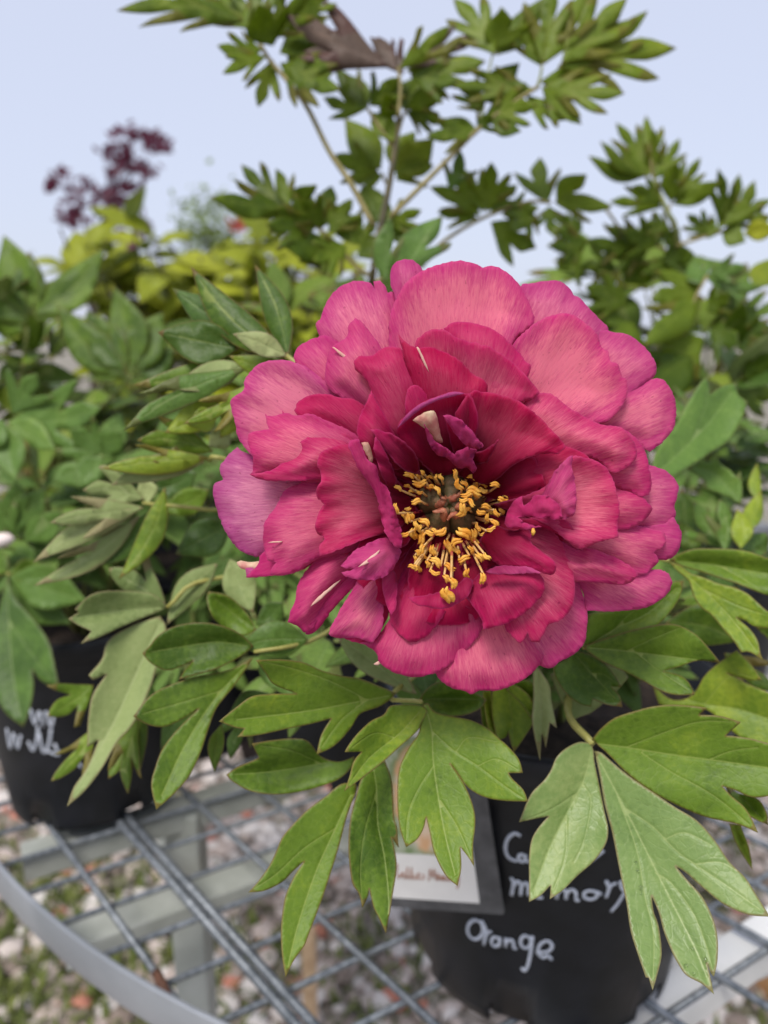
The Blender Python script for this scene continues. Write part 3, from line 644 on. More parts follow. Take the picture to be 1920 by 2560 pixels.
petal(.48, [(400, 1030), (398, 1000), (417, 972), (392, 955), (386, 920), (400, 880), (416, 858), (390, 830), (393, 800), (406, 770), (392, 720), (400, 690), (430, 670), (490, 655), (560, 680), (680, 800), (730, 880), (660, 940), (560, 970), (480, 1002), (430, 1022)], .55, .75, 0, -3, bw=110, rip=1.0)
petal(.40, [(514, 386), (530, 362), (570, 360), (602, 340), (640, 330), (680, 345), (730, 440), (790, 640), (800, 760), (700, 720), (600, 640), (575, 560), (568, 470), (545, 430), (524, 412)], .3, .7, 0, 3)
petal(.30, [(815, 268), (850, 248), (900, 248), (950, 260), (1000, 285), (1050, 330), (1085, 375), (1102, 420), (1000, 640), (860, 640)], .35, .55, 0)
petal(.37, [(720, 325), (745, 290), (775, 272), (820, 275), (862, 300), (912, 316), (970, 330), (1030, 370), (1080, 415), (1120, 460), (1136, 486), (1100, 510), (1040, 540), (930, 720), (820, 700), (750, 420)], .45, .65, 0, -3, bw=120)
petal(.45, [(663, 288), (690, 315), (722, 332), (765, 330), (812, 345), (862, 372), (912, 420), (962, 475), (900, 700), (800, 720), (730, 520), (690, 400)], .2, .95, 0, 3)
petal(.50, [(690, 580), (690, 490), (704, 462), (730, 460), (755, 480), (780, 530), (800, 640), (740, 640)], .3, .7, 0)
petal(.36, [(1075, 525), (1130, 487), (1180, 490), (1230, 530), (1280, 560), (1340, 590), (1400, 598), (1440, 630), (1462, 682), (1450, 715), (1420, 740), (1382, 752), (1330, 712), (1270, 698), (1190, 700), (960, 800), (1020, 620)], .85, .45, .0, 3)
petal(.22, [(1380, 610), (1400, 598), (1445, 625), (1480, 660), (1500, 720), (1511, 790), (1502, 826), (1472, 832), (1430, 815), (1300, 780), (1000, 830), (1300, 680)], .65, .35, .05)
petal(.18, [(1390, 790), (1440, 800), (1478, 828), (1514, 872), (1500, 897), (1460, 930), (1402, 944), (1300, 920), (1000, 850), (1250, 790)], .75, .35, 0)
petal(.50, [(1235, 700), (1290, 704), (1340, 720), (1375, 760), (1395, 820), (1405, 880), (1396, 925), (1400, 968), (1330, 985), (1270, 1008), (1220, 975), (1150, 920), (980, 860), (1150, 800)], .75, .6, 0, -3, bw=110)
petal(.32, [(1150, 960), (1200, 975), (1262, 1010), (1292, 1002), (1340, 1015), (1400, 1040), (1455, 1075), (1468, 1095), (1440, 1120), (1390, 1126), (1290, 1116), (1230, 1110), (1100, 1000), (960, 900), (1060, 900)], .8, .35, 0, 5)
petal(.38, [(1020, 1268), (1040, 1292), (1070, 1322), (1088, 1308), (1096, 1285), (1108, 1318), (1135, 1320), (1150, 1292), (1168, 1258), (1200, 1250), (1235, 1217), (1253, 1165), (1250, 1090), (1232, 1040), (1200, 970), (1120, 910), (940, 890), (960, 1000), (1000, 1150)], .55, .7, 0, 2)
petal(.56, [(880, 1150), (940, 1085), (1000, 1068), (1080, 1068), (1130, 1085), (1152, 1122), (1145, 1160), (1100, 1210), (1040, 1250), (985, 1268), (948, 1277), (940, 1240), (900, 1180)], .25, .8, .05, 4)
petal(.40, [(900, 1150), (960, 1075), (1030, 1063), (1090, 1066), (1140, 1080), (1060, 960), (900, 900), (870, 1000)], .1, 1)
petal(.78, [(955, 1082), (1000, 1064), (1060, 1064), (1105, 1068), (1148, 1090), (1110, 1088), (1050, 1090), (990, 1090)], .5, .35, .4, 1, rip=.3)
petal(.70, [(1045, 945), (1085, 935), (1108, 955), (1108, 985), (1150, 1020), (1185, 1048), (1190, 1080), (1172, 1095), (1130, 1082), (1080, 1066), (1000, 1062), (930, 980), (980, 920)], .35, .75, 0, 4)
petal(.62, [(695, 1168), (740, 1163), (800, 1150), (850, 1130), (890, 1100), (915, 1110), (905, 1150), (870, 1185), (820, 1205), (770, 1203), (720, 1190)], .3, .75, .05, 3)
petal(.32, [(700, 1170), (780, 1175), (860, 1150), (930, 1080), (900, 920), (760, 920), (700, 1060)], .1, 1)
petal(.42, [(612, 1085), (640, 1070), (655, 1088), (660, 1150), (655, 1210), (640, 1228), (622, 1190), (611, 1140)], .45, .6, .1, 3)
petal(.66, [(470, 1062), (490, 1042), (520, 1010), (570, 985), (622, 968), (650, 985), (665, 1003), (674, 1018), (665, 1040), (652, 1065), (625, 1095), (590, 1108), (540, 1110), (490, 1101), (474, 1085), (520, 1074), (490, 1072)], .6, .15, .25, 5, base=(660, 1000))
petal(.48, [(520, 1008), (560, 960), (640, 900), (740, 880), (700, 980), (660, 1010), (600, 1060)], .1, .9)
petal(.82, [(497, 662), (505, 643), (530, 640), (546, 680), (562, 712), (590, 728), (602, 780), (626, 800), (642, 850), (660, 900), (676, 962), (672, 1002), (652, 1000), (625, 960), (602, 890), (590, 830), (560, 780), (530, 740), (512, 700)], .4, .5, .15, 4, rip=1.2, base=(640, 990))
petal(.66, [(525, 602), (535, 560), (560, 510), (572, 475), (602, 530), (650, 620), (700, 730), (640, 740), (560, 680), (530, 640)], .3, .75, 0, 4)
petal(.70, [(540, 652), (562, 650), (572, 672), (578, 712), (572, 722), (556, 690)], .8, .2, m=M['cream'], rip=.2)
petal(.74, [(572, 606), (600, 606), (622, 617), (668, 640), (720, 690), (740, 760), (680, 740), (640, 700), (600, 650)], .3, .75, .05, 2, rip=1)
petal(.76, [(588, 630), (606, 655), (625, 690), (650, 750), (662, 785), (650, 797), (630, 800), (612, 770), (595, 720), (580, 670)], .3, .7, .05, 3, rip=1)
petal(.58, [(900, 488), (950, 482), (1000, 490), (1060, 510), (1110, 545), (1160, 590), (1205, 640), (1225, 662), (1200, 686), (1140, 690), (1060, 720), (960, 790), (860, 760), (840, 600)], .3, .92, 0, -3, bw=100)
petal(.60, [(660, 602), (690, 560), (740, 520), (800, 495), (850, 482), (905, 488), (930, 580), (900, 740), (800, 760), (720, 700), (668, 640)], .15, .95, .05, -4, bw=60)
petal(.88, [(660, 604), (688, 562), (738, 522), (800, 496), (850, 481), (885, 487), (840, 498), (790, 512), (740, 538), (700, 570)], .4, .2, .9, 1, rip=.2, jit=.5)
petal(.78, [(712, 577), (730, 562), (758, 548), (782, 545), (792, 562), (800, 600), (812, 650), (790, 650), (768, 620), (740, 596)], .8, .2, m=M['cream'], dome=4, rip=.3)
petal(.84, [(748, 590), (765, 615), (788, 648), (830, 676), (852, 690), (868, 676), (900, 665), (925, 678), (912, 708), (926, 738), (915, 753), (892, 735), (862, 737), (830, 706), (790, 690), (765, 650)], .3, .5, .25, 5, rip=1.2, base=(850, 720))
petal(.90, [(814, 560), (826, 558), (850, 566), (890, 590), (920, 624), (946, 662), (935, 672), (900, 668), (868, 640), (838, 600)], .45, .35, .25, 4, rip=.8, base=(930, 670))
petal(.74, [(818, 566), (850, 600), (900, 668), (940, 680), (1000, 640), (960, 720), (880, 720), (840, 660)], .1, 1)
petal(.72, [(1143, 832), (1180, 760), (1228, 702), (1248, 694), (1244, 732), (1257, 800), (1256, 880), (1236, 900), (1214, 908), (1190, 890), (1160, 880)], .7, .3, .25, 3, base=(1130, 900))
petal(.82, [(1018, 922), (1028, 880), (1055, 842), (1076, 830), (1082, 862), (1102, 848), (1122, 826), (1160, 830), (1200, 856), (1212, 900), (1200, 912), (1150, 905), (1090, 898), (1062, 902), (1085, 918), (1142, 934), (1080, 942), (1040, 940)], .3, .6, .15, 4, base=(1140, 920))
petal(.55, [(1060, 905), (1140, 905), (1230, 915), (1270, 1000), (1200, 960), (1130, 935), (1060, 930)], .2, .85)
petal(.46, [(985, 790), (1020, 770), (1050, 790), (1030, 820), (980, 840), (950, 850)], .2, .7, .1, 2)
# inner bowl of deep crimson petals behind the stamens
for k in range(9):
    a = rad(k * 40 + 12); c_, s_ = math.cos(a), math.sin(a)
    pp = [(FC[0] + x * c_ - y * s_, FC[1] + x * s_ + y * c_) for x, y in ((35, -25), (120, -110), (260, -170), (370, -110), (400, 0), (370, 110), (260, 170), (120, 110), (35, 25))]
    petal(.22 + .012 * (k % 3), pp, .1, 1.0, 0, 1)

petal(.44, [(1090, 700), (1200, 660), (1300, 700), (1330, 780), (1200, 830), (1050, 800), (980, 760)], .2, .9)
petal(.47, [(880, 740), (980, 700), (1120, 700), (1160, 800), (1060, 850), (930, 820)], .1, 1)
for hh, pp in ((.275, [(443, 333), (450, 332), (485, 358), (516, 386), (508, 388), (475, 362)]), (.70, [(528, 1068), (548, 1050), (580, 1025), (602, 1008), (590, 1030), (560, 1055)]), (.24, [(368, 1200), (392, 1170), (440, 1130), (472, 1108), (450, 1132), (400, 1178)]), (.49, [(724, 332), (732, 334), (750, 372), (768, 418), (755, 398), (738, 362)]), (.33, [(226, 986), (245, 981), (275, 980), (272, 984), (245, 986)]), (.12, [(580, 1392), (600, 1380), (612, 1382), (596, 1396)])):
    petal(hh, pp, 1, 0, m=M['streak'], name='pale_streak', dome=0, rip=0, grid=8, jit=.5)
# carpels
cc = np.array(C2(745, 880))
for k, (a, rr) in enumerate(((200, 95), (275, 105), (345, 90), (55, 100), (125, 100))):
    bx, by = cc[0] + rr * .30 * math.cos(rad(a)), cc[1] + rr * .30 * math.sin(rad(a)); V, F = [], []; nseg, nr = 12, 8
    p0 = P(bx + .35 * rr * math.cos(rad(a)), by + .35 * rr * math.sin(rad(a)), DREF + .047); p1 = P(cc[0] + 7 * math.cos(rad(a)), cc[1] + 7 * math.sin(rad(a)), DREF + .0225)
    cpts = [p0.lerp(p1, t) + (p0 - Vector(P(cc[0], cc[1], DREF + .04))) * .35 * math.sin(t * 3.0) for t in np.linspace(0, 1, 9)]
    v, f = tube_geo(cpts, [.0035, .0056, .0070, .0076, .0072, .0060, .0042, .0026, .0010], 12); o = meshobj('carpel', v, f, M['carpel'], flower, tuple(p0))
    rk = random.Random(90 + k); hd = (p1 - P(cc[0] - 20 * math.cos(rad(a + 50)), cc[1] - 20 * math.sin(rad(a + 50)), DREF + .024)).normalized()
    spts = [cpts[-4] + (cpts[-4] - p0) * .02, cpts[-2] + Vector((rk.uniform(-.001, .001), -.0012, rk.uniform(-.001, .001))), cpts[-1] + hd * rk.uniform(.001, .003) + Vector((0, -.0005, 0)), cpts[-1] + hd * rk.uniform(.003, .0055) + Vector((rk.uniform(-.002, .002), .001, rk.uniform(-.002, .002)))]
    v, f = tube_geo([Vector(q) for q in cat_rom([tuple(q) for q in spts], 4)], list(np.interp(np.linspace(0, 1, 13), [0, .35, .6, 1], [.0006, .0017, .0013, .0003])), 6)
    meshobj('stigma', np.array(v) + np.random.default_rng(k).normal(0, .00028, (len(v), 3)), f, M['stigma'], flower)

# stamens: (x, y, angle, length) in crop pixels
ST = """550 530 60 70;600 550 10 60;640 520 80 55;410 620 20 90;485 640 70 60;495 690 -4 115;580 640 0 60;585 715 15 65;642 745 60 75;632 640 80 50;672 640 70 55;510 602 30 60;452 590 10 60;
315 727 40 70;345 800 70 65;390 715 20 50;430 758 -20 60;495 765 10 55;402 840 -15 60;465 845 -10 75;295 900 85 85;355 910 60 50;392 912 -50 70;385 968 55 105;430 975 75 70;370 1030 80 60;535 1013 32 95;465 1040 80 75;368 1122 -30 80;445 1110 78 105;500 1068 80 70;515 1150 -65 110;575 1105 5 70;625 1090 30 80;670 1095 -30 90;
515 1240 -60 80;560 1220 20 60;602 1250 75 95;480 1270 60 60;545 1300 40 60;460 1320 80 60;430 1382 10 60;460 1390 75 55;490 1400 80 60;560 1362 85 65;630 1345 40 110;620 1432 10 85;718 1480 60 75;768 1520 75 95;745 1388 25 95;742 1615 68 150;890 1440 80 90;1020 1482 88 95;
742 1212 70 115;800 1180 -35 95;868 1100 35 130;940 1130 75 125;798 1250 60 75;862 1308 -20 100;925 1240 60 85;875 1250 -40 60;985 1188 40 60;1000 1300 55 90;1055 1300 45 70;965 1215 10 60;1030 1110 -20 70;830 1340 80 60;
1045 880 10 75;1005 930 25 75;1085 920 60 65;1060 978 70 75;1130 940 60 70;1120 1030 60 85;1092 1075 -20 80;1175 922 60 65;1185 830 12 90;1222 800 10 60;980 1058 75 75;1045 1010 70 65;
795 620 65 90;822 705 60 110;868 690 40 70;885 620 80 65;925 640 20 75;1000 670 0 80;945 755 10 110;885 790 -10 95;972 770 60 85;920 850 40 85;835 910 -70 115;892 905 30 60;1045 570 -70 60;1090 577 60 65;1068 642 10 70;1120 700 10 80;1185 668 50 65;1032 702 40 60;1075 730 40 50;1022 750 15 75;1060 790 -20 50;960 700 50 60;1110 770 70 50;990 560 -60 45;860 830 0 70"""
sc2 = 500 / 1659
rs = random.Random(7)
for spec in ST.replace('\n', '').split(';'):
    x, y, a, L = map(float, spec.split()); r_ = math.hypot(x - 745, y - 880); th = math.atan2(y - 880, x - 745)
    dz = float(np.interp(r_, [0, 170, 340, 520, 740], [.013, .016, .022, .012, .001])) + rs.uniform(-.003, .004) + (.005 if L < 66 else -.002)
    if y < 560: dz += .010
    px_, py_ = C2(x, y); d_ = DREF + dz; c_ = P(px_, py_, d_); mm = d_ / FPX * sc2
    dirv = Vector((math.cos(rad(a)), 0, -math.sin(rad(a)))); tow = Vector((0, -1, .1)); L_ = L * mm * 1.08; tiltz = rs.uniform(-.5, .5); ax = (dirv + tow * tiltz * .6).normalized(); wd = min(L_ * rs.uniform(.23, .36), .0024)
    sdv = ax.cross(tow).normalized(); V, F, MI = [], [], []
    bend = rs.uniform(-.15, .15) if L < 100 else rs.uniform(-.3, .3)
    for lobe in (-1, 1):                       # two pollen sacs
        pts = [c_ + ax * (t - .5) * L_ + sdv * (lobe * wd * .34 + bend * L_ * (1 - (2 * t - 1) ** 2) * .5 + .10 * L_ * math.sin(t * 6.3 + x)) for t in np.linspace(0, 1, 7)]
        v, f = tube_geo(pts, [wd * k * rs.uniform(.9, 1.1) for k in (.10, .34, .50, .54, .50, .38, .08)], 7); k = len(V); V += v; F += [tuple(i + k for i in q) for q in f]; MI += [0] * len(f)
    rt = P(*C2(745 + 165 * math.cos(th) * rs.uniform(.8, 1.1), 880 + 165 * math.sin(th) * rs.uniform(.8, 1.1)), DREF + .050); e0_ = c_ - ax * L_ * .45 if (c_ - ax * L_ - rt).length < (c_ + ax * L_ - rt).length else c_ + ax * L_ * .45
    pts = [rt, rt.lerp(e0_, .5) + Vector((0, -.004, 0)), e0_ + tow * -.0005]
    cr_ = cat_rom([tuple(q) for q in pts], 5); v, f = tube_geo([Vector(q) for q in cr_], list(np.linspace(.0008, .00042, len(cr_))), 5); k = len(V); V += v; F += [tuple(i + k for i in q) for q in f]; MI += [1 if j < len(f) * .6 else 2 for j in range(len(f))]
    meshobj('stamen', V, F, [M['anther'], M['filament'], M['filamenty']], flower, tuple(rt), True, MI)
dp = P(*CF(1112, 946), DREF - (bowl(np.hypot(278, 83), .82) + 4) / 1000)
v, f = tube_geo([dp + Vector((0, -.001, .0012)), dp + Vector((0, -.0014, 0)), dp + Vector((0, -.001, -.0012))], [.0004, .0008, .0004], 7); meshobj('fallen_anther', v, f, M['anther'], flower)

# ---------------------------------------------------------------- traced leaves of the flowering peony
SEED = [100]
def traced(leaf, cr, pts, veins, d0, d1, tone=.5, mats=GRN, **kw):
    SEED[0] += 1; vv = [T(cr, l) for l in veins]; return sheet('leaflet', T(cr, pts), vv[0][0], vv[0][-1], d0, d1, vv, leaf, mats, tone=tone, seed=SEED[0], **kw)
def petiole(plant, pts, r=.0014, m='petiole', r1=None): return tube('leaf', [tuple(q) for q in pts], [r, r1 or r * .75], M[m], plant, 6, 5)

# leaf hanging below the bloom
j = P(*C6(1020, 285), .318); lf = petiole(peony, [CROWN, CROWN.lerp(j, .5) + Vector((0, .0, .05)), P(*C6(900, 235), .345), j])
traced(lf, C6, [(1030, 305), (960, 298), (880, 305), (850, 345), (790, 375), (730, 430), (690, 480), (668, 517), (747, 515), (712, 560), (688, 640), (666, 697), (740, 640), (830, 570), (920, 490), (1000, 420), (1020, 380), (1045, 330)], [[(1035, 305), (920, 430), (780, 545), (668, 695)], [(900, 450), (800, 430), (675, 515)]], .318, .292, .55)
traced(lf, C6, [(1020, 310), (1010, 420), (960, 500), (920, 590), (910, 700), (915, 830), (930, 900), (950, 955), (1000, 920), (1030, 870), (1043, 815), (1060, 890), (1080, 980), (1130, 1080), (1187, 1133), (1203, 1050), (1200, 955), (1235, 1000), (1262, 1043), (1258, 950), (1268, 850), (1262, 780), (1230, 690), (1190, 620), (1152, 570), (1185, 612), (1230, 675), (1300, 720), (1390, 740), (1512, 745), (1490, 690), (1440, 640), (1422, 613), (1488, 612), (1470, 550), (1420, 490), (1380, 455), (1330, 410), (1250, 370), (1150, 350), (1080, 330), (1050, 290)],
    [[(1037, 300), (1068, 420), (1075, 560), (1100, 740), (1130, 900), (1187, 1130)], [(1080, 430), (1170, 510), (1280, 580), (1400, 670), (1510, 744)], [(1076, 580), (1010, 680), (960, 800), (950, 950)], [(1110, 740), (1190, 870), (1262, 1040)], [(1280, 580), (1370, 550), (1486, 612)], [(1180, 515), (1240, 450), (1370, 470)]], .318, .285, .5, grid=8)
traced(lf, C6, [(790, 600), (745, 640), (720, 720), (695, 820), (687, 920), (690, 1020), (705, 1120), (735, 1170), (750, 1232), (775, 1180), (780, 1145), (800, 1230), (825, 1280), (858, 1352), (870, 1280), (885, 1180), (905, 1050), (895, 960), (882, 908), (914, 957), (905, 860), (893, 820), (888, 720), (880, 640), (850, 555)], [[(800, 590), (815, 700), (820, 850), (850, 1000), (870, 1200), (858, 1345)], [(815, 690), (760, 880), (740, 1060), (750, 1228)]], .325, .300, .35)
traced(lf, C6, [(715, 660), (650, 665), (580, 720), (500, 780), (430, 850), (380, 910), (350, 980), (320, 1040), (270, 1110), (222, 1164), (300, 1155), (380, 1115), (430, 1065), (480, 1020), (440, 1080), (410, 1140), (390, 1200), (375, 1320), (378, 1440), (395, 1555), (430, 1480), (480, 1410), (500, 1360), (560, 1200), (600, 1080), (640, 950), (680, 800), (722, 690)], [[(717, 668), (610, 900), (530, 1080), (450, 1320), (395, 1550)], [(620, 870), (480, 960), (350, 1080), (225, 1162)]], .325, .292, .42)
traced(lf, C6, [(712, 535), (640, 560), (560, 540), (500, 470), (440, 455), (330, 465), (240, 480), (272, 545), (240, 560), (180, 585), (120, 620), (150, 650), (220, 690), (320, 710), (430, 705), (540, 680), (640, 640), (700, 580)], [[(712, 540), (500, 580), (300, 610), (122, 620)], [(560, 570), (420, 510), (245, 482)]], .340, .332, .45)
traced(lf, C6, [(905, 245), (830, 215), (740, 180), (650, 165), (560, 140), (480, 105), (380, 92), (258, 94), (300, 150), (340, 205), (445, 248), (330, 250), (240, 262), (170, 310), (88, 376), (170, 405), (205, 408), (172, 447), (260, 440), (400, 410), (520, 385), (605, 362), (580, 400), (555, 450), (538, 527), (600, 500), (650, 460), (700, 400), (740, 340), (820, 310), (870, 280)], [[(905, 250), (700, 290), (480, 330), (92, 376)], [(760, 270), (600, 190), (420, 130), (262, 95)], [(760, 285), (650, 370), (540, 524)]], .330, .300, .5, grid=9)
traced(lf, C6, [(1010, 275), (1060, 215), (1120, 195), (1200, 215), (1322, 275), (1280, 320), (1200, 347), (1100, 340)], [[(1015, 275), (1150, 270), (1320, 276)]], .335, .335, .35)
traced(lf, C6, [(640, 0), (690, 90), (760, 150), (860, 200), (960, 240), (1000, 250), (940, 150), (860, 60), (760, -60)], [[(985, 245), (860, 150), (660, 0)]], .345, .36, .35, mats=PAL)
# lower right leaf, the sharpest
j = P(*C7(648, 598), .322); lf = petiole(peony, [CROWN, CROWN.lerp(j, .5) + Vector((0, -.02, .05)), P(*C7(505, 405), .345), j], .0022)
traced(lf, C7, [(640, 595), (570, 590), (490, 630), (440, 680), (410, 750), (370, 810), (310, 870), (275, 930), (228, 1050), (320, 1030), (397, 1016), (340, 1080), (300, 1150), (285, 1250), (285, 1380), (283, 1510), (350, 1470), (407, 1412), (402, 1492), (480, 1440), (560, 1360), (650, 1280), (720, 1180), (737, 1090), (715, 980), (690, 850), (660, 700), (655, 640)], [[(646, 610), (600, 800), (500, 1000), (400, 1200), (285, 1505)], [(592, 830), (640, 930), (600, 1150), (540, 1280)], [(500, 1000), (490, 1250), (404, 1485)], [(560, 880), (400, 980), (232, 1046)]], .322, .300, .72, grid=8, mats=PLE)
traced(lf, C7, [(660, 640), (690, 780), (720, 950), (760, 1100), (790, 1250), (820, 1400), (845, 1520), (870, 1680), (910, 1810), (955, 1942), (972, 1945), (995, 2018), (1030, 1900), (1047, 1800), (1030, 1650), (1000, 1560), (990, 1475), (1030, 1570), (1060, 1680), (1100, 1780), (1140, 1860), (1190, 1930), (1280, 1980), (1348, 2040), (1330, 1960), (1308, 1860), (1330, 1920), (1347, 1938), (1366, 1850), (1368, 1720), (1340, 1600), (1280, 1480), (1200, 1390), (1128, 1305), (1190, 1345), (1280, 1425), (1400, 1520), (1540, 1580), (1670, 1592), (1600, 1480), (1530, 1370), (1440, 1280), (1350, 1150), (1250, 1040), (1120, 960), (1000, 880), (880, 800), (780, 720), (700, 650)],
    [[(655, 635), (760, 830), (850, 1000), (1000, 1300), (1100, 1500), (1250, 1800), (1345, 2035)], [(840, 970), (1000, 1080), (1150, 1230), (1400, 1400), (1662, 1589)], [(780, 870), (900, 1200), (950, 1480), (1000, 1700), (995, 2012)], [(1010, 1340), (1100, 1400), (1220, 1560), (1300, 1750), (1346, 1930)], [(1060, 1150), (1180, 1110), (1330, 1180)], [(1240, 1290), (1380, 1280), (1480, 1330)]], .322, .275, .5, grid=8, mats=PLE)
traced(lf, C7, [(645, 575), (700, 510), (780, 450), (900, 410), (1000, 385), (1130, 375), (1308, 392), (1262, 434), (1380, 440), (1502, 475), (1415, 552), (1500, 560), (1600, 580), (1760, 640), (1840, 760), (1760, 860), (1659, 900), (1560, 905), (1480, 870), (1396, 842), (1450, 900), (1520, 960), (1560, 1020), (1602, 1110), (1480, 1060), (1300, 1020), (1150, 960), (1000, 880), (850, 770), (740, 660)], [[(650, 595), (850, 620), (1100, 660), (1400, 700), (1830, 760)], [(930, 650), (1100, 760), (1350, 900), (1600, 1106)], [(850, 615), (1100, 520), (1280, 470), (1495, 475)], [(1320, 690), (1450, 640), (1600, 620)]], .322, .300, .50, grid=8)
traced(lf, C7, [(1400, 800), (1480, 880), (1590, 915), (1640, 980), (1662, 1068), (1590, 1030), (1480, 960)], [[(1400, 805), (1500, 900), (1660, 1065)]], .318, .312, .7)
traced(lf, C7, [(1440, 1060), (1500, 1070), (1540, 1180), (1570, 1320), (1520, 1240), (1470, 1150)], [[(1460, 1060), (1510, 1180), (1568, 1315)]], .335, .34, .8)
M['drop'] = None
def drops():
    m, t = mat('water'); n = N(t); b = n('BsdfGlass', iRoughness=.02, iIOR=1.33); n.out(b.outputs[0]); M['drop'] = m
    bm = bmesh.new(); bmesh.ops.create_uvsphere(bm, u_segments=10, v_segments=6, radius=1); bv = np.array([tuple(v.co) for v in bm.verts]); bf = [tuple(v.index for v in f.verts) for f in bm.faces]; bm.free()
    for lfl, spots in ((lf.children[1], ((893, 1280), (912, 1330), (925, 1420), (928, 1450), (1222, 1770), (1300, 1850), (1225, 1920), (1190, 1880))),):
        w = np.array([tuple(v.co) for v in lfl.data.vertices]) + np.array(WL[lfl.name]); cp = np.array([0, 0, CAM_H])
        for i, q in enumerate(spots):
            d = np.array(P(*C7(*q), 1.0)) - cp; d /= np.linalg.norm(d); rel = w - cp; k = np.argmin(np.linalg.norm(rel - (rel @ d)[:, None] * d, axis=1))
            sz = .0006 + .0004 * ((i * 7) % 3) / 2; c = w[k] - d * sz * .4; meshobj('water_drop', bv * sz + c, bf, m, lfl, tuple(c))
drops()
# right side leaves behind
j = P(*R2(190, 1955), .335); lf = petiole(peony, [CROWN, CROWN.lerp(j, .5) + Vector((0, .0, .05)), j])
traced(lf, R2, [(190, 1960), (225, 1690), (500, 1650), (700, 1600), (870, 1450), (978, 1428), (940, 1570), (840, 1710), (740, 1800), (605, 1872), (450, 1900), (300, 1930)], [[(192, 1958), (450, 1800), (700, 1680), (975, 1432)], [(400, 1840), (560, 1680), (700, 1610)]], .335, .340, .5)
traced(lf, C7, [(590, 40), (700, 0), (900, -60), (1100, -90), (1230, -40), (1310, 40), (1384, 132), (1250, 120), (1160, 150), (1055, 180), (1140, 200), (1200, 240), (1238, 314), (1130, 315), (1040, 290), (950, 240), (830, 180), (700, 120)], [[(590, 42), (800, 60), (1050, 90), (1380, 131)], [(900, 75), (1050, 190), (1235, 310)], [(850, 60), (1000, -10), (1150, -70)]], .333, .322, .48)
traced(lf, C7, [(500, 110), (560, 70), (640, 90), (720, 140), (780, 210), (812, 272), (757, 268), (800, 320), (822, 385), (730, 370), (650, 338), (640, 382), (580, 370), (500, 310), (440, 220), (420, 150)], [[(540, 75), (640, 190), (820, 380)], [(640, 190), (720, 200), (810, 270)]], .342, .330, .18)
traced(lf, C7, [(410, 200), (470, 350), (525, 465), (580, 440), (660, 405), (780, 300), (855, 218), (800, 170), (600, 120)], [[(420, 170), (520, 330), (660, 400)]], .352, .352, .65, mats=PAL)
traced(lf, C7, [(80, 250), (68, 400), (100, 575), (150, 560), (163, 522), (192, 648), (260, 550), (305, 470), (300, 350), (200, 260)], [[(150, 240), (180, 420), (192, 642)]], .348, .346, .7)
traced(lf, C7, [(310, 180), (330, 160), (400, 260), (412, 350), (430, 440), (442, 508), (400, 475), (377, 618), (357, 540), (347, 692), (315, 540), (303, 450), (310, 330)], [[(330, 170), (355, 400), (347, 685)]], .340, .338, .8, mats=PAL)
traced(lf, C7, [(20, 300), (60, 290), (80, 420), (96, 570), (60, 540), (35, 430)], [[(40, 300), (65, 440), (92, 560)]], .352, .352, .95)
traced(lf, C7, [(150, 280), (220, 240), (300, 250), (420, 412), (330, 390), (296, 450), (240, 370)], [[(190, 270), (280, 330), (415, 410)]], .350, .345, .75)
j = P(*R2(860, 1270), .375); lf = petiole(peony, [CROWN, CROWN.lerp(j, .5) + Vector((0, .0, .06)), j])
traced(lf, R2, [(860, 1268), (940, 1220), (1050, 1180), (1200, 1175), (1380, 1180), (1500, 1200), (1659, 1260), (1800, 1320), (1850, 1400), (1760, 1560), (1643, 1545), (1500, 1490), (1380, 1440), (1250, 1400), (1100, 1350), (1020, 1330), (940, 1300)], [[(862, 1268), (1200, 1300), (1500, 1350), (1850, 1400)], [(1250, 1310), (1450, 1420), (1650, 1545)]], .375, .36, .42)
traced(lf, R2, [(860, 1275), (950, 1310), (1030, 1370), (1130, 1400), (1250, 1450), (1370, 1480), (1480, 1530), (1560, 1600), (1659, 1680), (1850, 1750), (1700, 1800), (1540, 1790), (1460, 1740), (1390, 1715), (1500, 1810), (1560, 1900), (1580, 1990), (1605, 2055), (1500, 1990), (1430, 1992), (1380, 1910), (1300, 1820), (1200, 1700), (1160, 1670), (1100, 1620), (1050, 1530), (1020, 1430), (930, 1350)], [[(870, 1278), (1080, 1450), (1350, 1720), (1600, 2050)], [(1150, 1500), (1450, 1640), (1840, 1752)]], .37, .345, .6)
traced(lf, C7, [(990, 250), (1100, 340), (1220, 320), (1300, 200), (1420, 100), (1480, 60), (1560, 140), (1622, 230), (1540, 230), (1420, 190), (1560, 260), (1700, 330), (1800, 480), (1750, 640), (1500, 560), (1300, 400), (1100, 385), (1030, 370)], [[(1000, 260), (1250, 360), (1500, 400), (1790, 500)], [(1300, 360), (1450, 200), (1615, 228)]], .385, .36, .7)
traced(lf, R2, [(1659, 1780), (1550, 1800), (1660, 1900), (1750, 2050), (1900, 2100), (1850, 1900)], [[(1560, 1800), (1700, 1900), (1890, 2090)]], .40, .39, .35)
for sp, dd, mt in (((840, 1760, 1420, 1910, 300, 0, .28), (.41, .40), GRN), ((900, 1600, 1600, 1760, 260, 1, .3), (.43, .43), GRN), ((1300, 2000, 1700, 2300, 260, 1, .35), (.42, .40), GRN)): SEED[0] += 1; leaflet(R2, sp, lf, dd, mt, SEED[0])
traced(lf, C7, [(0, 330), (60, 300), (110, 420), (60, 560), (20, 500)], [[(50, 310), (50, 550)]], .36, .36, .3)
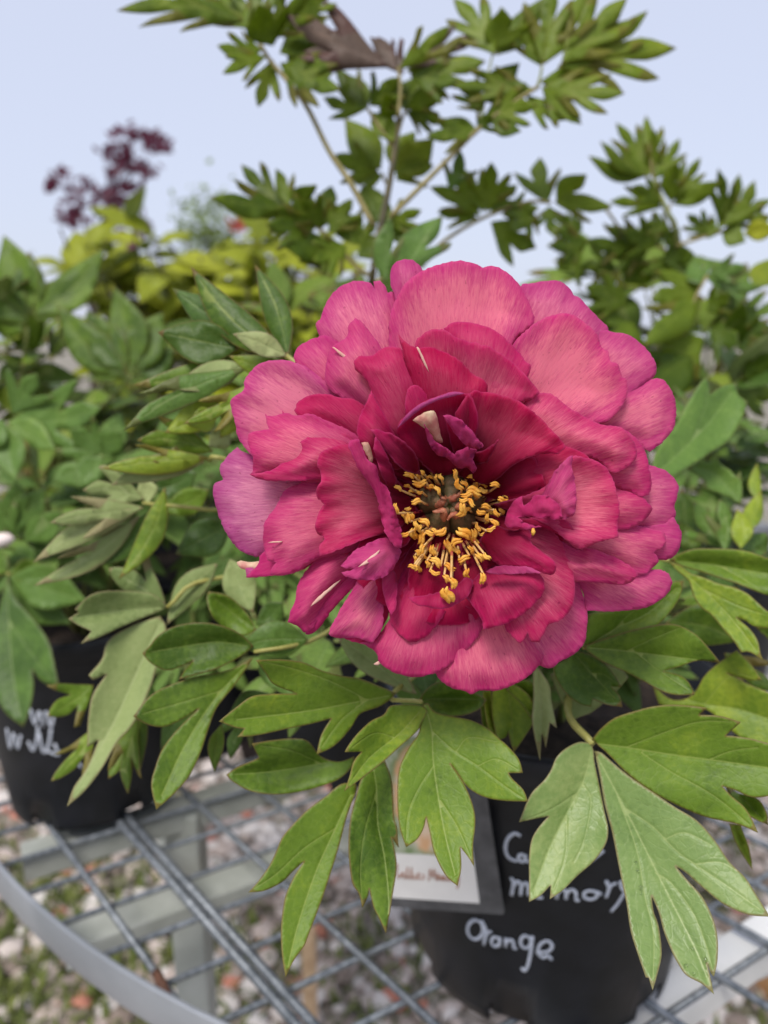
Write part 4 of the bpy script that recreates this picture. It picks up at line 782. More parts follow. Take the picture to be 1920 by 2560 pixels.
# upright pale leaf on the right and serrated ones below it
j = P(1640, 1200, .43); lf = petiole(peony, [CROWN, CROWN.lerp(j, .5) + Vector((0.01, .0, .06)), j], .0016)
traced(lf, lambda x, y: (x, y), [(1630, 1190), (1640, 1130), (1690, 1060), (1719, 1006), (1753, 954), (1771, 940), (1776, 986), (1805, 966), (1843, 956), (1846, 986), (1870, 1004), (1853, 1051), (1823, 1100), (1780, 1130), (1716, 1172), (1663, 1200)], [[(1632, 1192), (1700, 1130), (1770, 1060), (1843, 960)], [(1735, 1090), (1765, 1010), (1771, 945)]], .43, .47, .55, mats=BLU, grid=12)
traced(lf, R2, [(968, 508), (1050, 520), (1120, 490), (1220, 480), (1250, 425), (1264, 500), (1340, 550), (1388, 605), (1422, 560), (1440, 700), (1430, 832), (1340, 770), (1240, 730), (1130, 690), (1085, 658), (1155, 650), (1100, 600), (1030, 560)], [[(1428, 828), (1300, 650), (1180, 560), (972, 510)]], .46, .47, .55, mats=BLU, grid=12)
for sp, dd, mt in (((1330, 1180, 1060, 800, 240, 1, .5), (.46, .47), BLU), ((1300, 1200, 1260, 780, 220, 1, .55), (.45, .46), BLU), ((1430, 1170, 1400, 860, 170, 0, .95), (.44, .45), GRN), ((1480, 1040, 1590, 720, 150, 0, .95), (.45, .46), GRN), ((1560, 800, 1560, 500, 110, 0, .9), (.47, .48), GRN), ((1400, 1200, 1640, 1050, 200, 1, .3), (.46, .47), BLU), ((1000, 1150, 960, 700, 230, 0, .2), (.50, .52), GRN), ((1100, 1230, 940, 960, 160, 0, .55), (.47, .48), GRN), ((1640, 1200, 1480, 1080, 200, 0, .1), (.52, .52), GRN)): SEED[0] += 1; leaflet(R2, sp, lf, dd, mt, SEED[0])
# left side leaves
j = P(*C5(1170, 1345), .36); lf = petiole(peony, [CROWN, CROWN.lerp(j, .5) + Vector((-.02, .0, .05)), P(*C5(1420, 1300), .37), j])
traced(lf, C5, [(1170, 1320), (1100, 1260), (1000, 1220), (900, 1212), (800, 1230), (730, 1270), (690, 1320), (655, 1352), (700, 1400), (770, 1430), (840, 1410), (893, 1383), (850, 1430), (825, 1472), (900, 1450), (1000, 1420), (1100, 1370)], [[(1170, 1322), (1000, 1300), (850, 1320), (660, 1352)]], .36, .345, .28, grid=9)
traced(lf, C5, [(1170, 1370), (1050, 1430), (900, 1460), (780, 1500), (690, 1550), (615, 1642), (680, 1680), (760, 1690), (850, 1650), (917, 1606), (820, 1700), (750, 1790), (715, 1880), (698, 1960), (720, 2072), (800, 2000), (870, 1920), (920, 1820), (960, 1700), (1000, 1600), (1080, 1500)], [[(1168, 1375), (1000, 1550), (850, 1780), (720, 2065)], [(1000, 1530), (800, 1590), (620, 1642)]], .36, .325, .36, grid=9)
traced(lf, C5, [(1182, 1245), (1130, 1160), (1050, 1090), (960, 1068), (955, 1110), (985, 1190), (1040, 1240), (1110, 1270)], [[(1180, 1245), (1080, 1170), (962, 1075)]], .375, .375, .3)
for sp, dd, mt in (((1420, 1290, 1100, 1320, 190, 0, .3), (.365, .36), BLU), ((1240, 1540, 1050, 1640, 120, 0, .3), (.38, .38), BLU), ((1020, 1680, 990, 1900, 70, 0, .4), (.37, .36), GRN), ((1180, 1600, 1060, 1840, 130, 1, .3), (.39, .38), BLU), ((1060, 920, 1165, 1165, 150, 0, .3), (.40, .39), PAL), ((1300, 1120, 1180, 1220, 120, 0, .2), (.39, .39), BLU), ((1200, 1350, 1350, 1560, 160, 0, .3), (.375, .37), BLU)): SEED[0] += 1; leaflet(C5, sp, lf, dd, mt, SEED[0])
j = P(*C5(770, 1140), .40); lf = petiole(peony, [CROWN, CROWN.lerp(j, .5) + Vector((-.02, .0, .06)), P(*C5(980, 1010), .41), j], .0016)
traced(lf, C5, [(775, 1140), (700, 1080), (560, 1065), (430, 1080), (345, 1150), (362, 1166), (316, 1192), (350, 1215), (422, 1250), (372, 1307), (450, 1280), (560, 1230), (680, 1180)], [[(772, 1140), (600, 1150), (450, 1170), (320, 1192)]], .40, .375, .5, mats=PAL, grid=10)
traced(lf, C5, [(740, 1180), (640, 1210), (540, 1260), (490, 1310), (470, 1380), (408, 1452), (430, 1475), (492, 1448), (430, 1540), (408, 1650), (402, 1785), (455, 1752), (400, 1880), (340, 1970), (308, 2058), (390, 1985), (470, 1880), (540, 1760), (610, 1680), (680, 1540), (720, 1420), (765, 1250)], [[(755, 1180), (640, 1420), (520, 1680), (312, 2050)]], .40, .36, .45, mats=PAL, grid=10)
for sp, dd, mt in (((1000, 940, 770, 1220, 120, 0, .3), (.41, .40), PAL), ((760, 1120, 500, 960, 200, 1, .1), (.41, .41), PAL), ((430, 1500, 220, 1640, 170, 1, .5), (.43, .41), GRN), ((440, 1690, 235, 1940, 130, 1, .5), (.42, .40), GRN), ((600, 1680, 500, 1930, 110, 1, .4), (.41, .40), GRN), ((640, 1650, 590, 2000, 110, 1, .4), (.405, .39), GRN), ((660, 1600, 640, 1920, 90, 0, .4), (.41, .40), GRN), ((700, 1500, 560, 1700, 200, 0, .1), (.43, .43), BLU), ((900, 1480, 740, 1800, 130, 0, .3), (.42, .41), BLU)): SEED[0] += 1; leaflet(C5, sp, lf, dd, mt, SEED[0])
# upper left leaves
j = P(*C4(1560, 1330), .36); lf = petiole(peony, [CROWN, CROWN.lerp(j, .5) + Vector((-.02, .03, .06)), P(*C4(1750, 1480), .37), j], .0018)
for sp, dd, mt in (((1560, 1340, 1040, 840, 190, 0, .3), (.36, .38), GRN), ((1570, 1330, 1390, 830, 150, 0, .2), (.36, .39), GRN), ((1400, 1190, 940, 960, 200, 0, .3), (.375, .39), BLU), ((1300, 1290, 860, 1200, 230, 0, .12), (.37, .37), GRN), ((1560, 1330, 1270, 1210, 130, 0, .95), (.355, .35), PAL), ((1570, 1400, 1250, 1330, 120, 0, .8), (.36, .36), GRN),
    ((1340, 1340, 720, 1490, 150, 0, .5), (.375, .37), GRN), ((1340, 1380, 940, 1510, 150, 0, .7), (.37, .36), PAL), ((1340, 1400, 670, 1740, 150, 1, .6), (.368, .35), BLU), ((1420, 1460, 1000, 1700, 130, 1, .7), (.36, .35), GRN), ((1200, 1560, 900, 1750, 160, 0, .85), (.385, .38), GRN), ((1300, 1560, 1200, 1780, 130, 0, .9), (.39, .39), GRN)): SEED[0] += 1; leaflet(C4, sp, lf, dd, mt, SEED[0])
j = P(*C5(960, 460), .39); lf = petiole(peony, [CROWN, CROWN.lerp(j, .5) + Vector((-.02, .02, .06)), P(*C5(1080, 470), .38), j], .0016)
for sp, dd, mt in (((980, 420, 630, 370, 150, 1, .75), (.39, .38), GRN), ((960, 450, 470, 500, 130, 1, .8), (.385, .375), GRN), ((940, 470, 510, 580, 120, 0, .7), (.39, .38), PAL), ((1000, 250, 870, 300, 120, 0, .9), (.38, .37), GRN), ((1060, 330, 960, 400, 110, 0, .8), (.40, .40), PAL)): SEED[0] += 1; leaflet(C5, sp, lf, dd, mt, SEED[0])
j = P(*C5(660, 660), .42); lf = petiole(peony, [CROWN, CROWN.lerp(j, .5) + Vector((-.02, .02, .06)), P(*C5(960, 690), .41), j], .0015)
for sp, dd, mt in (((660, 640, 380, 600, 150, 1, .4), (.42, .41), PAL), ((660, 680, 230, 750, 140, 1, .7), (.42, .40), PAL), ((640, 690, 150, 935, 110, 0, .6), (.42, .40), PAL), ((640, 720, 155, 1040, 110, 1, .5), (.425, .41), PAL), ((680, 660, 650, 540, 100, 0, .8), (.42, .42), PAL), ((760, 590, 545, 1010, 110, 0, .7), (.41, .40), GRN), ((700, 700, 430, 950, 150, 1, .4), (.43, .42), BLU), ((1060, 760, 810, 895, 170, 0, .2), (.43, .42), BLU), ((960, 600, 740, 700, 130, 0, .4), (.44, .44), GRN), ((900, 520, 700, 600, 150, 0, .1), (.45, .45), BLU)): SEED[0] += 1; leaflet(C5, sp, lf, dd, mt, SEED[0])

# ---------------------------------------------------------------- left peony in the second pot
LCR = Vector((LC.x, LC.y, TZ + LPH * .84))
lp = thing('peony_plant', 'leafy peony without flowers growing in the pot beside the table rim', 'plant', LCR)
j = P(*C5(35, 985), .60); lf = petiole(lp, [LCR, LCR.lerp(j, .5) + Vector((0, -.02, .03)), j], .002)
traced(lf, C5, [(35, 990), (20, 1050), (0, 1120), (-40, 1300), (-30, 1500), (20, 1620), (107, 1692), (140, 1600), (155, 1500), (148, 1425), (190, 1480), (272, 1512), (250, 1400), (220, 1290), (150, 1190), (80, 1110), (45, 1040)], [[(32, 995), (40, 1200), (60, 1450), (105, 1685)], [(45, 1200), (130, 1330), (268, 1508)]], .60, .56, .35, mats=BLU, grid=12)
for sp, dd, mt in (((45, 1000, 400, 1110, 210, 0, .4), (.60, .60), BLU), ((40, 1000, 330, 1215, 170, 0, .3), (.61, .61), BLU), ((50, 980, 230, 960, 130, 0, .5), (.60, .61), GRN), ((30, 980, -80, 880, 130, 0, .4), (.60, .61), GRN)): SEED[0] += 1; leaflet(C5, sp, lf, dd, mt, SEED[0], 12)
for jx, jy, dd0, specs in ((60, 820, .64, ((70, 810, 70, 560, 170, 1, .2), (90, 800, 210, 590, 150, 0, .3), (110, 830, 290, 690, 120, 0, .5), (60, 830, -60, 690, 150, 1, .3), (80, 860, 140, 970, 120, 0, .3))),
    (40, 290, .62, ((40, 280, 255, 410, 150, 1, .6), (30, 300, 70, 552, 150, 0, .65), (60, 270, 470, 215, 210, 1, .35), (60, 250, 170, 60, 170, 1, .3), (20, 280, -90, 420, 150, 0, .5))),
    (470, 440, .60, ((480, 440, 245, 560, 170, 1, .35), (470, 430, 320, 320, 150, 1, .3), (480, 450, 360, 590, 130, 0, .4), (470, 420, 560, 330, 130, 0, .3)))):
    j = P(*C5(jx, jy), dd0); lf = petiole(lp, [LCR, LCR.lerp(j, .5) + Vector((0, .0, .04)), j], .002, 'stem')
    for sp in specs: SEED[0] += 1; leaflet(C5, sp, lf, (dd0, dd0 - .01), BLU, SEED[0], 12, 1.1)
bq = P(6, 1350, .62); v, f = tube_geo([bq + Vector((-.012, 0, -.004)), bq + Vector((-.006, 0, -.002)), bq, bq + Vector((.006, 0, .001)), bq + Vector((.010, 0, .001))], [.002, .0055, .0065, .005, .001], 10)
meshobj('bud', v, f, plain('pale_bud', (.72, .58, .52), (.80, .70, .66)), lp); tube('bud_stalk', [tuple(LCR), tuple(LCR.lerp(bq, .6) + Vector((0, 0, .02))), tuple(bq + Vector((-.012, 0, -.004)))], [.002, .0015], M['stem'], lp, 6)
# ---------------------------------------------------------------- other pots and plants standing behind on the table
def backpot(px, d, rb, rt, h, label):
    q = P(px, 1280, d); c = (q.x, q.y, TZ + .0005); pot(label, c, rb, rt, h, (260, 310, 30, 90, 150, 210)); return Vector((q.x, q.y, TZ + h * .84))
LBC = backpot(60, 1.02, .085, .11, .21, 'black nursery pot behind the left peony, under its leaves')
MBC = backpot(830, .80, .090, .115, .22, 'black nursery pot behind the bloom holding the tall peony')
RBC = backpot(1700, .84, .095, .118, .22, 'black nursery pot behind the right leaves, holding the feathery peony')
CBC = backpot(480, .86, .090, .115, .22, 'black nursery pot between the left peony and the tall peony')
# tall peony
tall = thing('peony_plant', 'tall peony with long bare stems rising above the bloom against the sky', 'plant', MBC)
D3 = .62
def p3(x, y, d=D3): return P(*C3(x, y), d)
tube('stem', [tuple(MBC), tuple(P(905, 900, .70)), tuple(p3(760, 800)), tuple(p3(775, 700)), tuple(p3(800, 580)), tuple(p3(826, 430)), tuple(p3(836, 330)), tuple(p3(842, 250))], [.0045, .004, .0032, .003, .003, .0026, .002, .0015], M['stemred'], tall, 8)
def cluster(plant, pet, r, specs, cr, d, mats=OLV, m='stemtan', dt=.0, wide=1.0):
    lf = tube('leaf', [tuple(P(*cr(x, y), d + (dd if len(q) == 0 else q[0]))) for (x, y, *q), dd in zip(pet, np.linspace(0, dt, len(pet)))], [r, r * .7], M[m], plant, 6, 5)
    for sp in specs:
        SEED[0] += 1; rr = random.Random(SEED[0]); mm_ = mats
        if len(sp) > 7: mm_ = sp[7]; sp = sp[:7]
        if rr.random() < .65: sp = tuple(sp[:5]) + (min(2, sp[5] + 1), sp[6])
        sp = (sp[0], sp[1], sp[0] + (sp[2] - sp[0]) * 1.07, sp[1] + (sp[3] - sp[1]) * 1.07) + tuple(sp[4:])
        leaflet(cr, sp, lf, (d + dt + rr.uniform(-.004, .004), d + dt + rr.uniform(-.03, .02)), mm_, SEED[0], None, wide)
cluster(tall, [(765, 640), (700, 520), (640, 430), (580, 310), (530, 240), (470, 170), (430, 100)], .0024, [(400, 60, 60, 32, 80, 1, .35), (410, 80, 330, -20, 70, 1, .3), (430, 110, 420, -60, 90, 1, .35), (460, 110, 570, -10, 80, 1, .3), (480, 170, 440, 295, 60, 0, .5), (460, 160, 345, 205, 50, 1, .45), (450, 140, 330, 130, 60, 1, .4), (500, 180, 660, 250, 90, 1, .3), (520, 170, 610, 120, 70, 0, .3), (530, 100, 590, -30, 60, 0, .3), (500, 150, 620, 60, 90, 1, .35), (480, 130, 440, 20, 90, 1, .25), (520, 190, 640, 210, 80, 0, .2), (560, 60, 640, -30, 60, 1, .5)], C3, .60, wide=1.35)
cluster(tall, [(836, 330), (842, 250), (835, 190)], .0018, [(800, 185, 535, 50, 95, 1, .4, RED), (800, 190, 580, 150, 70, 0, .4, RED), (840, 195, 975, 80, 60, 0, .35), (850, 190, 1055, 100, 60, 1, .35, RED), (860, 200, 1070, 175, 85, 1, .3), (850, 210, 780, 110, 60, 0, .2, RED), (870, 215, 1000, 230, 70, 1, .3), (830, 200, 760, 110, 40, 0, .3, RED)], C3, .60, wide=1.35)
cluster(tall, [(822, 418), (785, 365), (750, 310)], .0018, [(750, 305, 630, 278, 55, 1, .35), (750, 300, 690, 215, 45, 0, .4), (755, 300, 830, 225, 70, 1, .3), (760, 320, 820, 400, 50, 0, .4), (740, 300, 660, 200, 50, 0, .3)], C3, .62, wide=1.35)
cluster(tall, [(832, 390), (850, 330), (870, 300)], .0016, [(860, 310, 965, 265, 60, 0, .5), (860, 300, 790, 240, 60, 0, .3), (860, 320, 960, 345, 60, 1, .3), (850, 310, 900, 220, 60, 0, .25), (840, 330, 800, 270, 50, 0, .3)], C3, .62, wide=1.35)
cluster(tall, [(800, 520), (790, 490)], .0014, [(785, 480, 690, 345, 75, 0, .6), (780, 490, 665, 440, 70, 1, .6), (790, 500, 700, 500, 60, 0, .6), (830, 500, 930, 400, 70, 0, .75), (830, 490, 880, 380, 70, 1, .7), (830, 510, 930, 470, 60, 0, .7), (800, 600, 735, 530, 50, 0, .6)], C3, .66, wide=1.35)
cluster(tall, [(815, 615), (900, 530), (980, 450), (1060, 370), (1150, 300), (1235, 245)], .0022, [(1110, 155, 1000, 5, 85, 1, .45), (1115, 155, 1245, 0, 55, 0, .4), (1110, 150, 1130, 30, 80, 0, .4), (1240, 185, 1190, 55, 60, 0, .45), (1245, 180, 1270, -40, 80, 1, .45), (1250, 180, 1370, -20, 70, 1, .45), (1290, 190, 1605, 140, 110, 2, .5), (1300, 180, 1475, 5, 90, 1, .5), (1300, 185, 1530, 40, 80, 1, .5), (1250, 240, 1465, 262, 70, 1, .5), (1245, 245, 1350, 345, 50, 0, .55), (1240, 232, 1415, 210, 60, 1, .45), (1225, 255, 1000, 245, 60, 1, .3), (1200, 270, 1310, 335, 50, 0, .35), (1080, 330, 1220, 300, 70, 1, .3), (1075, 320, 1010, 235, 60, 1, .3), (1080, 290, 1175, 185, 60, 0, .35), (1090, 290, 1195, 240, 60, 1, .4), (1060, 370, 925, 385, 60, 1, .25), (1060, 370, 950, 345, 50, 0, .25), (1060, 360, 1100, 330, 60, 0, .25), (1100, 340, 1180, 370, 40, 0, .3)], C3, .60, wide=1.35)
tube('stem', [tuple(p3(1105, 150, .6)), tuple(p3(1090, 220, .6)), tuple(p3(1075, 320, .6)), tuple(p3(1055, 378, .603))], [.0008, .0014], M['stem'], tall, 6)
tube('stem', [tuple(p3(1245, 180, .6)), tuple(p3(1240, 215, .6)), tuple(p3(1232, 246, .6))], [.001, .0014], M['stem'], tall, 6)
cluster(tall, [(770, 790), (720, 760), (660, 700), (600, 640), (520, 590)], .002, [(520, 590, 398, 475, 60, 1, .35), (510, 590, 315, 562, 65, 1, .35), (525, 585, 490, 485, 40, 0, .4), (620, 645, 645, 535, 75, 1, .35), (600, 645, 500, 590, 70, 1, .3), (620, 650, 560, 570, 60, 1, .3), (700, 690, 655, 585, 60, 1, .35), (700, 690, 770, 630, 60, 1, .4), (640, 690, 520, 700, 70, 1, .3), (600, 650, 470, 640, 70, 1, .25), (540, 600, 600, 530, 50, 0, .35), (560, 620, 430, 610, 60, 1, .3), (640, 660, 700, 570, 60, 1, .35), (660, 690, 560, 740, 70, 1, .3), (580, 640, 560, 540, 60, 1, .35), (690, 700, 600, 740, 70, 1, .3), (720, 730, 800, 690, 60, 0, .5)], C3, .64, wide=1.4)
cluster(tall, [(790, 640), (830, 640)], .0014, [(800, 640, 895, 600, 50, 1, .4), (980, 540, 1010, 435, 55, 0, .5, BLU), (830, 630, 870, 690, 50, 0, .3), (800, 640, 760, 560, 50, 0, .3)], C3, .64, wide=1.4)
cluster(tall, [(770, 800), (800, 790)], .0016, [(800, 800, 812, 625, 75, 0, .3, BLU), (850, 790, 955, 625, 110, 1, .3, BLU)], C3, .52)
cluster(tall, [(900, 760), (960, 690), (1070, 622), (1200, 575), (1270, 575)], .002, [(1070, 612, 935, 535, 60, 1, .45), (1080, 602, 1020, 485, 60, 1, .5), (1090, 602, 1100, 470, 70, 1, .5), (1100, 602, 1170, 530, 60, 1, .45), (1060, 620, 955, 605, 50, 0, .4), (1260, 575, 1240, 455, 75, 0, .5), (1285, 572, 1365, 500, 60, 0, .55), (1280, 575, 1435, 585, 50, 0, .5), (1265, 585, 1270, 650, 50, 1, .3), (1130, 610, 1230, 590, 60, 1, .4), (1100, 630, 1220, 700, 80, 1, .3), (1220, 590, 1160, 650, 70, 1, .35)], C3, .68, wide=1.35)
# right peony
right = thing('peony_plant', 'peony with feathery upright leaves to the right of the bloom', 'plant', RBC)
tube('stem', [tuple(RBC), tuple(P(*R1(900, 1300), .78)), tuple(P(*R1(890, 820), .74)), tuple(P(*R1(835, 680), .73)), tuple(P(*R1(740, 460), .73))], [.0045, .0035, .003, .0025, .0018], M['stem'], right, 8)
cluster(right, [(835, 680), (740, 460), (715, 240)], .0016, [(705, 440, 690, 50, 130, 1, .5), (690, 430, 500, 95, 140, 1, .5), (690, 430, 325, 305, 120, 0, .5), (745, 450, 905, 195, 120, 1, .5), (740, 430, 740, 130, 80, 0, .5), (690, 430, 400, 210, 90, 0, .5)], R1, .73, wide=1.35)
cluster(right, [(835, 680), (850, 640), (860, 610)], .0014, [(860, 600, 1045, 325, 110, 1, .45), (860, 610, 900, 350, 120, 1, .45), (870, 620, 1180, 475, 110, 0, .45), (800, 640, 465, 605, 120, 0, .45), (800, 620, 610, 505, 110, 1, .45), (850, 800, 690, 750, 100, 1, .35)], R1, .735, wide=1.35)
cluster(right, [(900, 900), (1050, 850), (1190, 800)], .0018, [(1185, 780, 1175, 405, 120, 0, .4), (1200, 770, 1310, 440, 130, 1, .4), (1210, 770, 1410, 480, 130, 1, .4), (1225, 790, 1520, 600, 120, 1, .4), (1110, 850, 975, 700, 120, 1, .35), (1120, 850, 1130, 710, 110, 1, .35), (1200, 800, 1350, 870, 120, 0, .35), (1350, 820, 1560, 790, 100, 0, 1.0, (M['yellow'], M['under'])), (1380, 760, 1520, 720, 90, 1, .5)], R1, .74, wide=1.35)
cluster(right, [(900, 1000), (760, 900), (560, 840), (400, 640), (240, 590)], .0018, [(760, 900, 560, 810, 200, 1, .2), (780, 900, 700, 780, 170, 1, .2), (820, 900, 900, 820, 200, 1, .15), (700, 950, 420, 960, 200, 1, .2), (620, 900, 300, 870, 160, 1, .35), (700, 1000, 560, 1150, 220, 1, .15), (800, 1000, 1000, 960, 220, 1, .2), (840, 950, 820, 1150, 220, 1, .15), (500, 1060, 250, 1050, 120, 0, .3), (700, 850, 420, 780, 120, 1, .3), (260, 800, 120, 700, 130, 1, .3), (200, 850, 20, 780, 150, 1, .35), (300, 870, 60, 900, 160, 1, .3), (250, 950, 100, 1050, 200, 1, .3)], R1, .76, wide=1.35)
cluster(right, [(950, 1500), (1000, 1300), (1100, 1100)], .002, [(1080, 1150, 740, 1260, 200, 0, .5), (1100, 1120, 1450, 1180, 130, 1, .4, BLU), (1100, 1100, 1350, 1040, 120, 0, .4, BLU), (1050, 1250, 700, 1560, 200, 0, .5), (900, 1400, 760, 1480, 160, 0, .3), (1050, 1160, 1010, 1010, 130, 0, .4, BLU), (1420, 1180, 1520, 1000, 140, 0, .8), (1250, 1500, 1420, 1330, 230, 1, .15), (1300, 1600, 1520, 1450, 250, 1, .15), (1130, 1480, 1300, 1560, 220, 1, .2), (1080, 1520, 760, 1700, 250, 1, .2), (1000, 1650, 700, 1900, 260, 1, .25), (1100, 1350, 1240, 1230, 140, 1, .3), (1350, 1800, 1560, 1640, 200, 1, .25), (1250, 1850, 1560, 1900, 230, 1, .25), (560, 1300, 300, 1180, 200, 1, .3), (520, 1380, 240, 1350, 220, 1, .2), (600, 1420, 480, 1560, 240, 0, .2), (1330, 1560, 1340, 1300, 160, 0, .2)], R1, .72, wide=1.35)
# fill foliage: random compound leaves on the plants behind
def fill(plant, crown, n, seed, xr, yr, dr, size, key, tiers=3):
    rng = random.Random(seed)
    for k in range(n):
        e_ = P(rng.uniform(*xr), rng.uniform(*yr), rng.uniform(*dr)); compound(plant, crown + Vector((rng.uniform(-.02, .02), rng.uniform(-.02, .02), 0)), e_, size * rng.uniform(.8, 1.15), key, seed * 50 + k, tiers, 'stem', (rng.uniform(-.2, .2), -.35, 1))
fill(right, RBC, 9, 21, (1600, 1980), (960, 1500), (.68, .86), .075, 'leafblue')
fill(lp, LCR, 9, 22, (-30, 420), (1120, 1420), (.66, .78), .075, 'leafblue')
lb = thing('peony_plant', 'broad leaved peony behind the left peony, under the purple tree', 'plant', LBC)
for jx, jy, dd0, specs in ((150, 1180, .80, ((150, 1110, 20, 670, 230, 0, .35), (160, 1090, 160, 760, 180, 0, .3), (180, 1110, 570, 740, 200, 0, .25), (140, 1160, -90, 850, 220, 0, .4), (200, 1140, 420, 900, 200, 0, .3), (120, 1200, -90, 1080, 200, 0, .3))),
    (720, 1440, .74, ((700, 1440, 310, 1050, 220, 0, .2), (720, 1420, 620, 950, 220, 0, .2), (740, 1420, 890, 1090, 230, 0, .2), (690, 1420, 470, 1080, 200, 0, .3), (760, 1440, 950, 1290, 200, 0, .2), (680, 1440, 420, 1300, 220, 0, .2)))):
    j = P(*C4(jx, jy), dd0); lf = petiole(lb, [LBC, LBC.lerp(j, .5) + Vector((0, -.02, .03)), j], .002, 'stem')
    for sp in specs: SEED[0] += 1; leaflet(C4, sp, lf, (dd0, dd0 + .01), GRN, SEED[0], 14)
fill(lb, LBC, 16, 23, (-40, 420), (780, 1200), (.84, 1.02), .10, 'leaf')
cb = thing('peony_plant', 'dense green peony between the left peony and the bloom', 'plant', CBC)
fill(cb, CBC, 14, 24, (260, 720), (960, 1420), (.66, .86), .075, 'leafblue')
fill(cb, CBC, 6, 27, (480, 900), (1300, 1600), (.60, .74), .07, 'leafblue')
fill(tall, MBC, 6, 25, (640, 1000), (760, 1000), (.74, .86), .085, 'leaf')
fill(right, RBC, 9, 28, (1440, 1900), (660, 940), (.80, .92), .095, 'leaf')
mb = fill(peony, CROWN, 8, 26, (800, 1650), (1480, 1660), (.41, .50), .06, 'leafblue')

# ---------------------------------------------------------------- yellow-green shrub, purple tree, far background
def shrub(label, name, base, pts, key, leafsz, seed, per=6, group=None, trunk='wood'):
    rng = random.Random(seed); t = thing(name, label, 'shrub', base, group); base = Vector(base)
    for q in pts:
        q = Vector(q); br = tube('branch', [tuple(base), tuple(base.lerp(q, .6) + Vector((rng.uniform(-.03, .03), 0, .04))), tuple(q)], [.007, .002], M[trunk], t, 5, 4)
        for k in range(per):
            d = Vector((rng.uniform(-1, 1), rng.uniform(-.7, .5), rng.uniform(-.6, .5))); a = base.lerp(q, rng.uniform(.72, 1.02))
            place(proto([0, 3, 6][k % 3], key), br, a, d, (rng.uniform(-.5, .5), -.6, 1), leafsz * rng.uniform(.7, 1.2), 'leaf')
    return t
yb = P(620, 1280, 1.75); rg = random.Random(31)
ypts = [P(x, y, 1.6 + rg.uniform(-.2, .25)) for x, y in [(150, 570), (190, 590), (250, 555), (300, 600), (330, 560), (390, 620), (430, 620), (470, 610), (500, 640), (560, 630), (600, 660), (640, 640), (690, 600), (720, 650), (760, 640), (800, 640), (560, 700), (620, 720), (700, 730), (760, 720), (820, 700), (660, 760), (480, 700), (400, 690), (330, 720), (280, 660), (850, 620), (720, 770), (600, 780), (580, 600), (640, 600), (660, 680), (700, 690), (740, 690), (780, 760), (800, 590), (540, 660), (680, 640), (210, 560), (360, 590)]]
shrub('bright yellow-green leafy shrub behind the tall peony', 'yellow_shrub', (yb.x, yb.y, 0), ypts, 'yellow', .12, 33, 12)
db = P(560, 1280, 2.4)
shrub('dark purple low shrub behind the yellow-green shrub', 'purple_shrub', (db.x, db.y, 0), [P(x, y, 2.35 + rg.uniform(-.2, .2)) for x, y in [(430, 680), (500, 640), (560, 650), (620, 690), (680, 700), (740, 660), (560, 720), (660, 740), (480, 740), (300, 640), (280, 700), (800, 720), (380, 720)]], 'purple', .12, 35, 12)
pk = P(812, 720, 2.0)
tube_ = tube('dark_post', [(pk.x, pk.y, 0), (pk.x, pk.y, pk.z + .09)], [.022, .020], M['wood'], None, 8, origin=(pk.x, pk.y, 0)); tag(tube_, 'dark upright post standing behind the yellow-green shrub', 'post')
# purple tree
pt = P(250, 1280, 4.6); tree = thing('purple_tree', 'purple leaved tree rising above the left foliage', 'tree', (pt.x, pt.y, 0))
top = P(*C4(600, 480), 4.6); tube('trunk', [(pt.x, pt.y, 0), (pt.x + .05, pt.y, 1.0), tuple(P(*C4(520, 800), 4.6)), tuple(top)], [.05, .035, .02, .012], M['wood'], tree, 8)
rng = np.random.default_rng(77); V, F = [], []
for cx, cy, rx, ry, n_ in ((820, 150, 85, 55, 42), (880, 190, 60, 40, 26), (740, 120, 60, 40, 18), (650, 110, 60, 25, 10), (660, 240, 70, 50, 36), (570, 205, 60, 25, 12), (700, 290, 80, 40, 32), (790, 320, 70, 45, 34), (620, 320, 70, 40, 14), (320, 330, 50, 40, 24), (280, 395, 40, 40, 22), (470, 385, 60, 30, 16), (400, 420, 80, 40, 10), (600, 460, 80, 40, 36), (640, 490, 60, 30, 20), (700, 400, 60, 35, 26), (400, 520, 90, 50, 22), (430, 570, 60, 35, 20), (370, 590, 60, 35, 20), (520, 600, 150, 60, 16), (790, 630, 60, 50, 20), (620, 700, 160, 90, 30), (560, 880, 130, 90, 30), (900, 900, 100, 70, 26)):
    tw = P(*C4(cx, cy), 4.6)
    br = tube_geo([Vector(top), Vector(top).lerp(tw, .6) + Vector((0, 0, .03)), tw], [.008, .004, .002], 4); k = len(V); V += br[0]; F += [tuple(i + k for i in q) for q in br[1]]
    for _ in range(n_):
        c = np.array(P(*C4(cx + rng.normal(0, rx * .5), cy + rng.normal(0, ry * .5)), 4.6 + rng.normal(0, .15))); a = rng.normal(0, 1, 3); a /= np.linalg.norm(a); b = np.cross(a, rng.normal(0, 1, 3)); b /= np.linalg.norm(b); s = rng.uniform(.022, .046); k = len(V)
        nn = np.cross(a, b); V += [tuple(c - a * s), tuple(c + b * s * .55 + nn * .006), tuple(c + a * s), tuple(c - b * s * .55 + nn * .006)]; F += [(k, k + 1, k + 2), (k, k + 2, k + 3)]
o = meshobj('crown', V, F, M['purple'], tree, tuple(top)); attr(o.data, 'tone', [.4] * len(V)); attr(o.data, 'e', [9] * len(V)); attr(o.data, 'v', [9] * len(V))
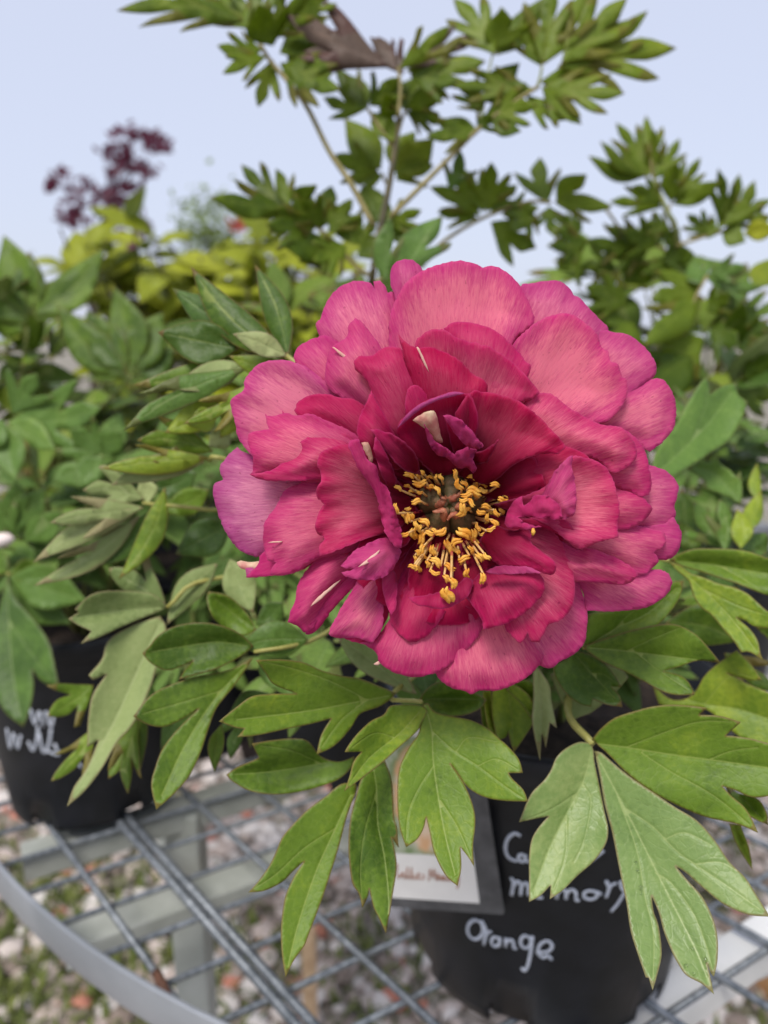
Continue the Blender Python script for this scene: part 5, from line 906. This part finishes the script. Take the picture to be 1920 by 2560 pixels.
# pale hazy trees far off, one with a red bloom
def far_tree(px, py, d, r, label, seed, col, name='far_tree', red=False):
    q = P(px, py, d); t = thing(name, label, 'tree', (q.x, q.y, 0)); rng = np.random.default_rng(seed)
    tube('trunk', [(q.x, q.y, 0), (q.x + .03, q.y, q.z * .6), tuple(q)], [.05, .03, .015], M['wood'], t, 6); V, F = [], []
    for _ in range(520):
        c = np.array(q) + rng.normal(0, r * .5, 3) * [1, .6, 1.1] - [0, 0, r * .3]; a = rng.normal(0, 1, 3); a /= np.linalg.norm(a); b = np.cross(a, rng.normal(0, 1, 3)); b /= np.linalg.norm(b); s = rng.uniform(.02, .05); k = len(V)
        V += [tuple(c - a * s), tuple(c + b * s * .5), tuple(c + a * s), tuple(c - b * s * .5)]; F += [(k, k + 1, k + 2, k + 3)]
    o = meshobj('crown', V, F, M[col], t, tuple(q)); attr(o.data, 'tone', [.3] * len(V)); attr(o.data, 'e', [9] * len(V)); attr(o.data, 'v', [9] * len(V)); return t
far_tree(520, 560, 6.0, .28, 'small grey-green tree fading behind the purple shrub', 51, 'under')
M['redf'] = plain('red_bloom', (.55, .09, .06), (.65, .16, .12), .6, 40)
rq = P(592, 572, 3.0); V, F = [], []
for k in range(14):
    a = k * 2.4; c = rq + Vector((math.cos(a) * .010, math.sin(a) * .012, .003 * k - .02)); d = Vector((math.cos(a), math.sin(a), .8)).normalized(); s_ = d.cross(Vector((0, 0, 1))).normalized(); i = len(V)
    V += [tuple(c), tuple(c + d * .028 + s_ * .016), tuple(c + d * .05), tuple(c + d * .028 - s_ * .016)]; F += [(i, i + 1, i + 2, i + 3)]
rf = thing('red_flower', 'small red flower on a dark stem above the yellow-green shrub', 'flower', (rq.x, rq.y, 0)); meshobj('bloom', V, F, M['redf'], rf); tube('stem', [(rq.x, rq.y, 0), (rq.x, rq.y, rq.z)], [.006, .003], M['wood'], rf, 6)
for k, (px, d, r, py) in enumerate(((1000, 14, .9, 800), (1500, 16, .8, 838), (-60, 12, 1.0, 740), (1990, 15, .9, 830), (700, 15, .9, 780), (330, 13, .9, 790))):
    far_tree(px, py, d, r, ['green tree far off straight behind the bloom', 'low green tree on the horizon behind the right peony', 'green tree at the horizon beyond the broad leaved peony', 'green tree at the horizon past the feathery peony', 'dark green tree on the horizon behind the dark post', 'green tree on the horizon behind the purple tree'][k], 60 + k, 'leafblue')
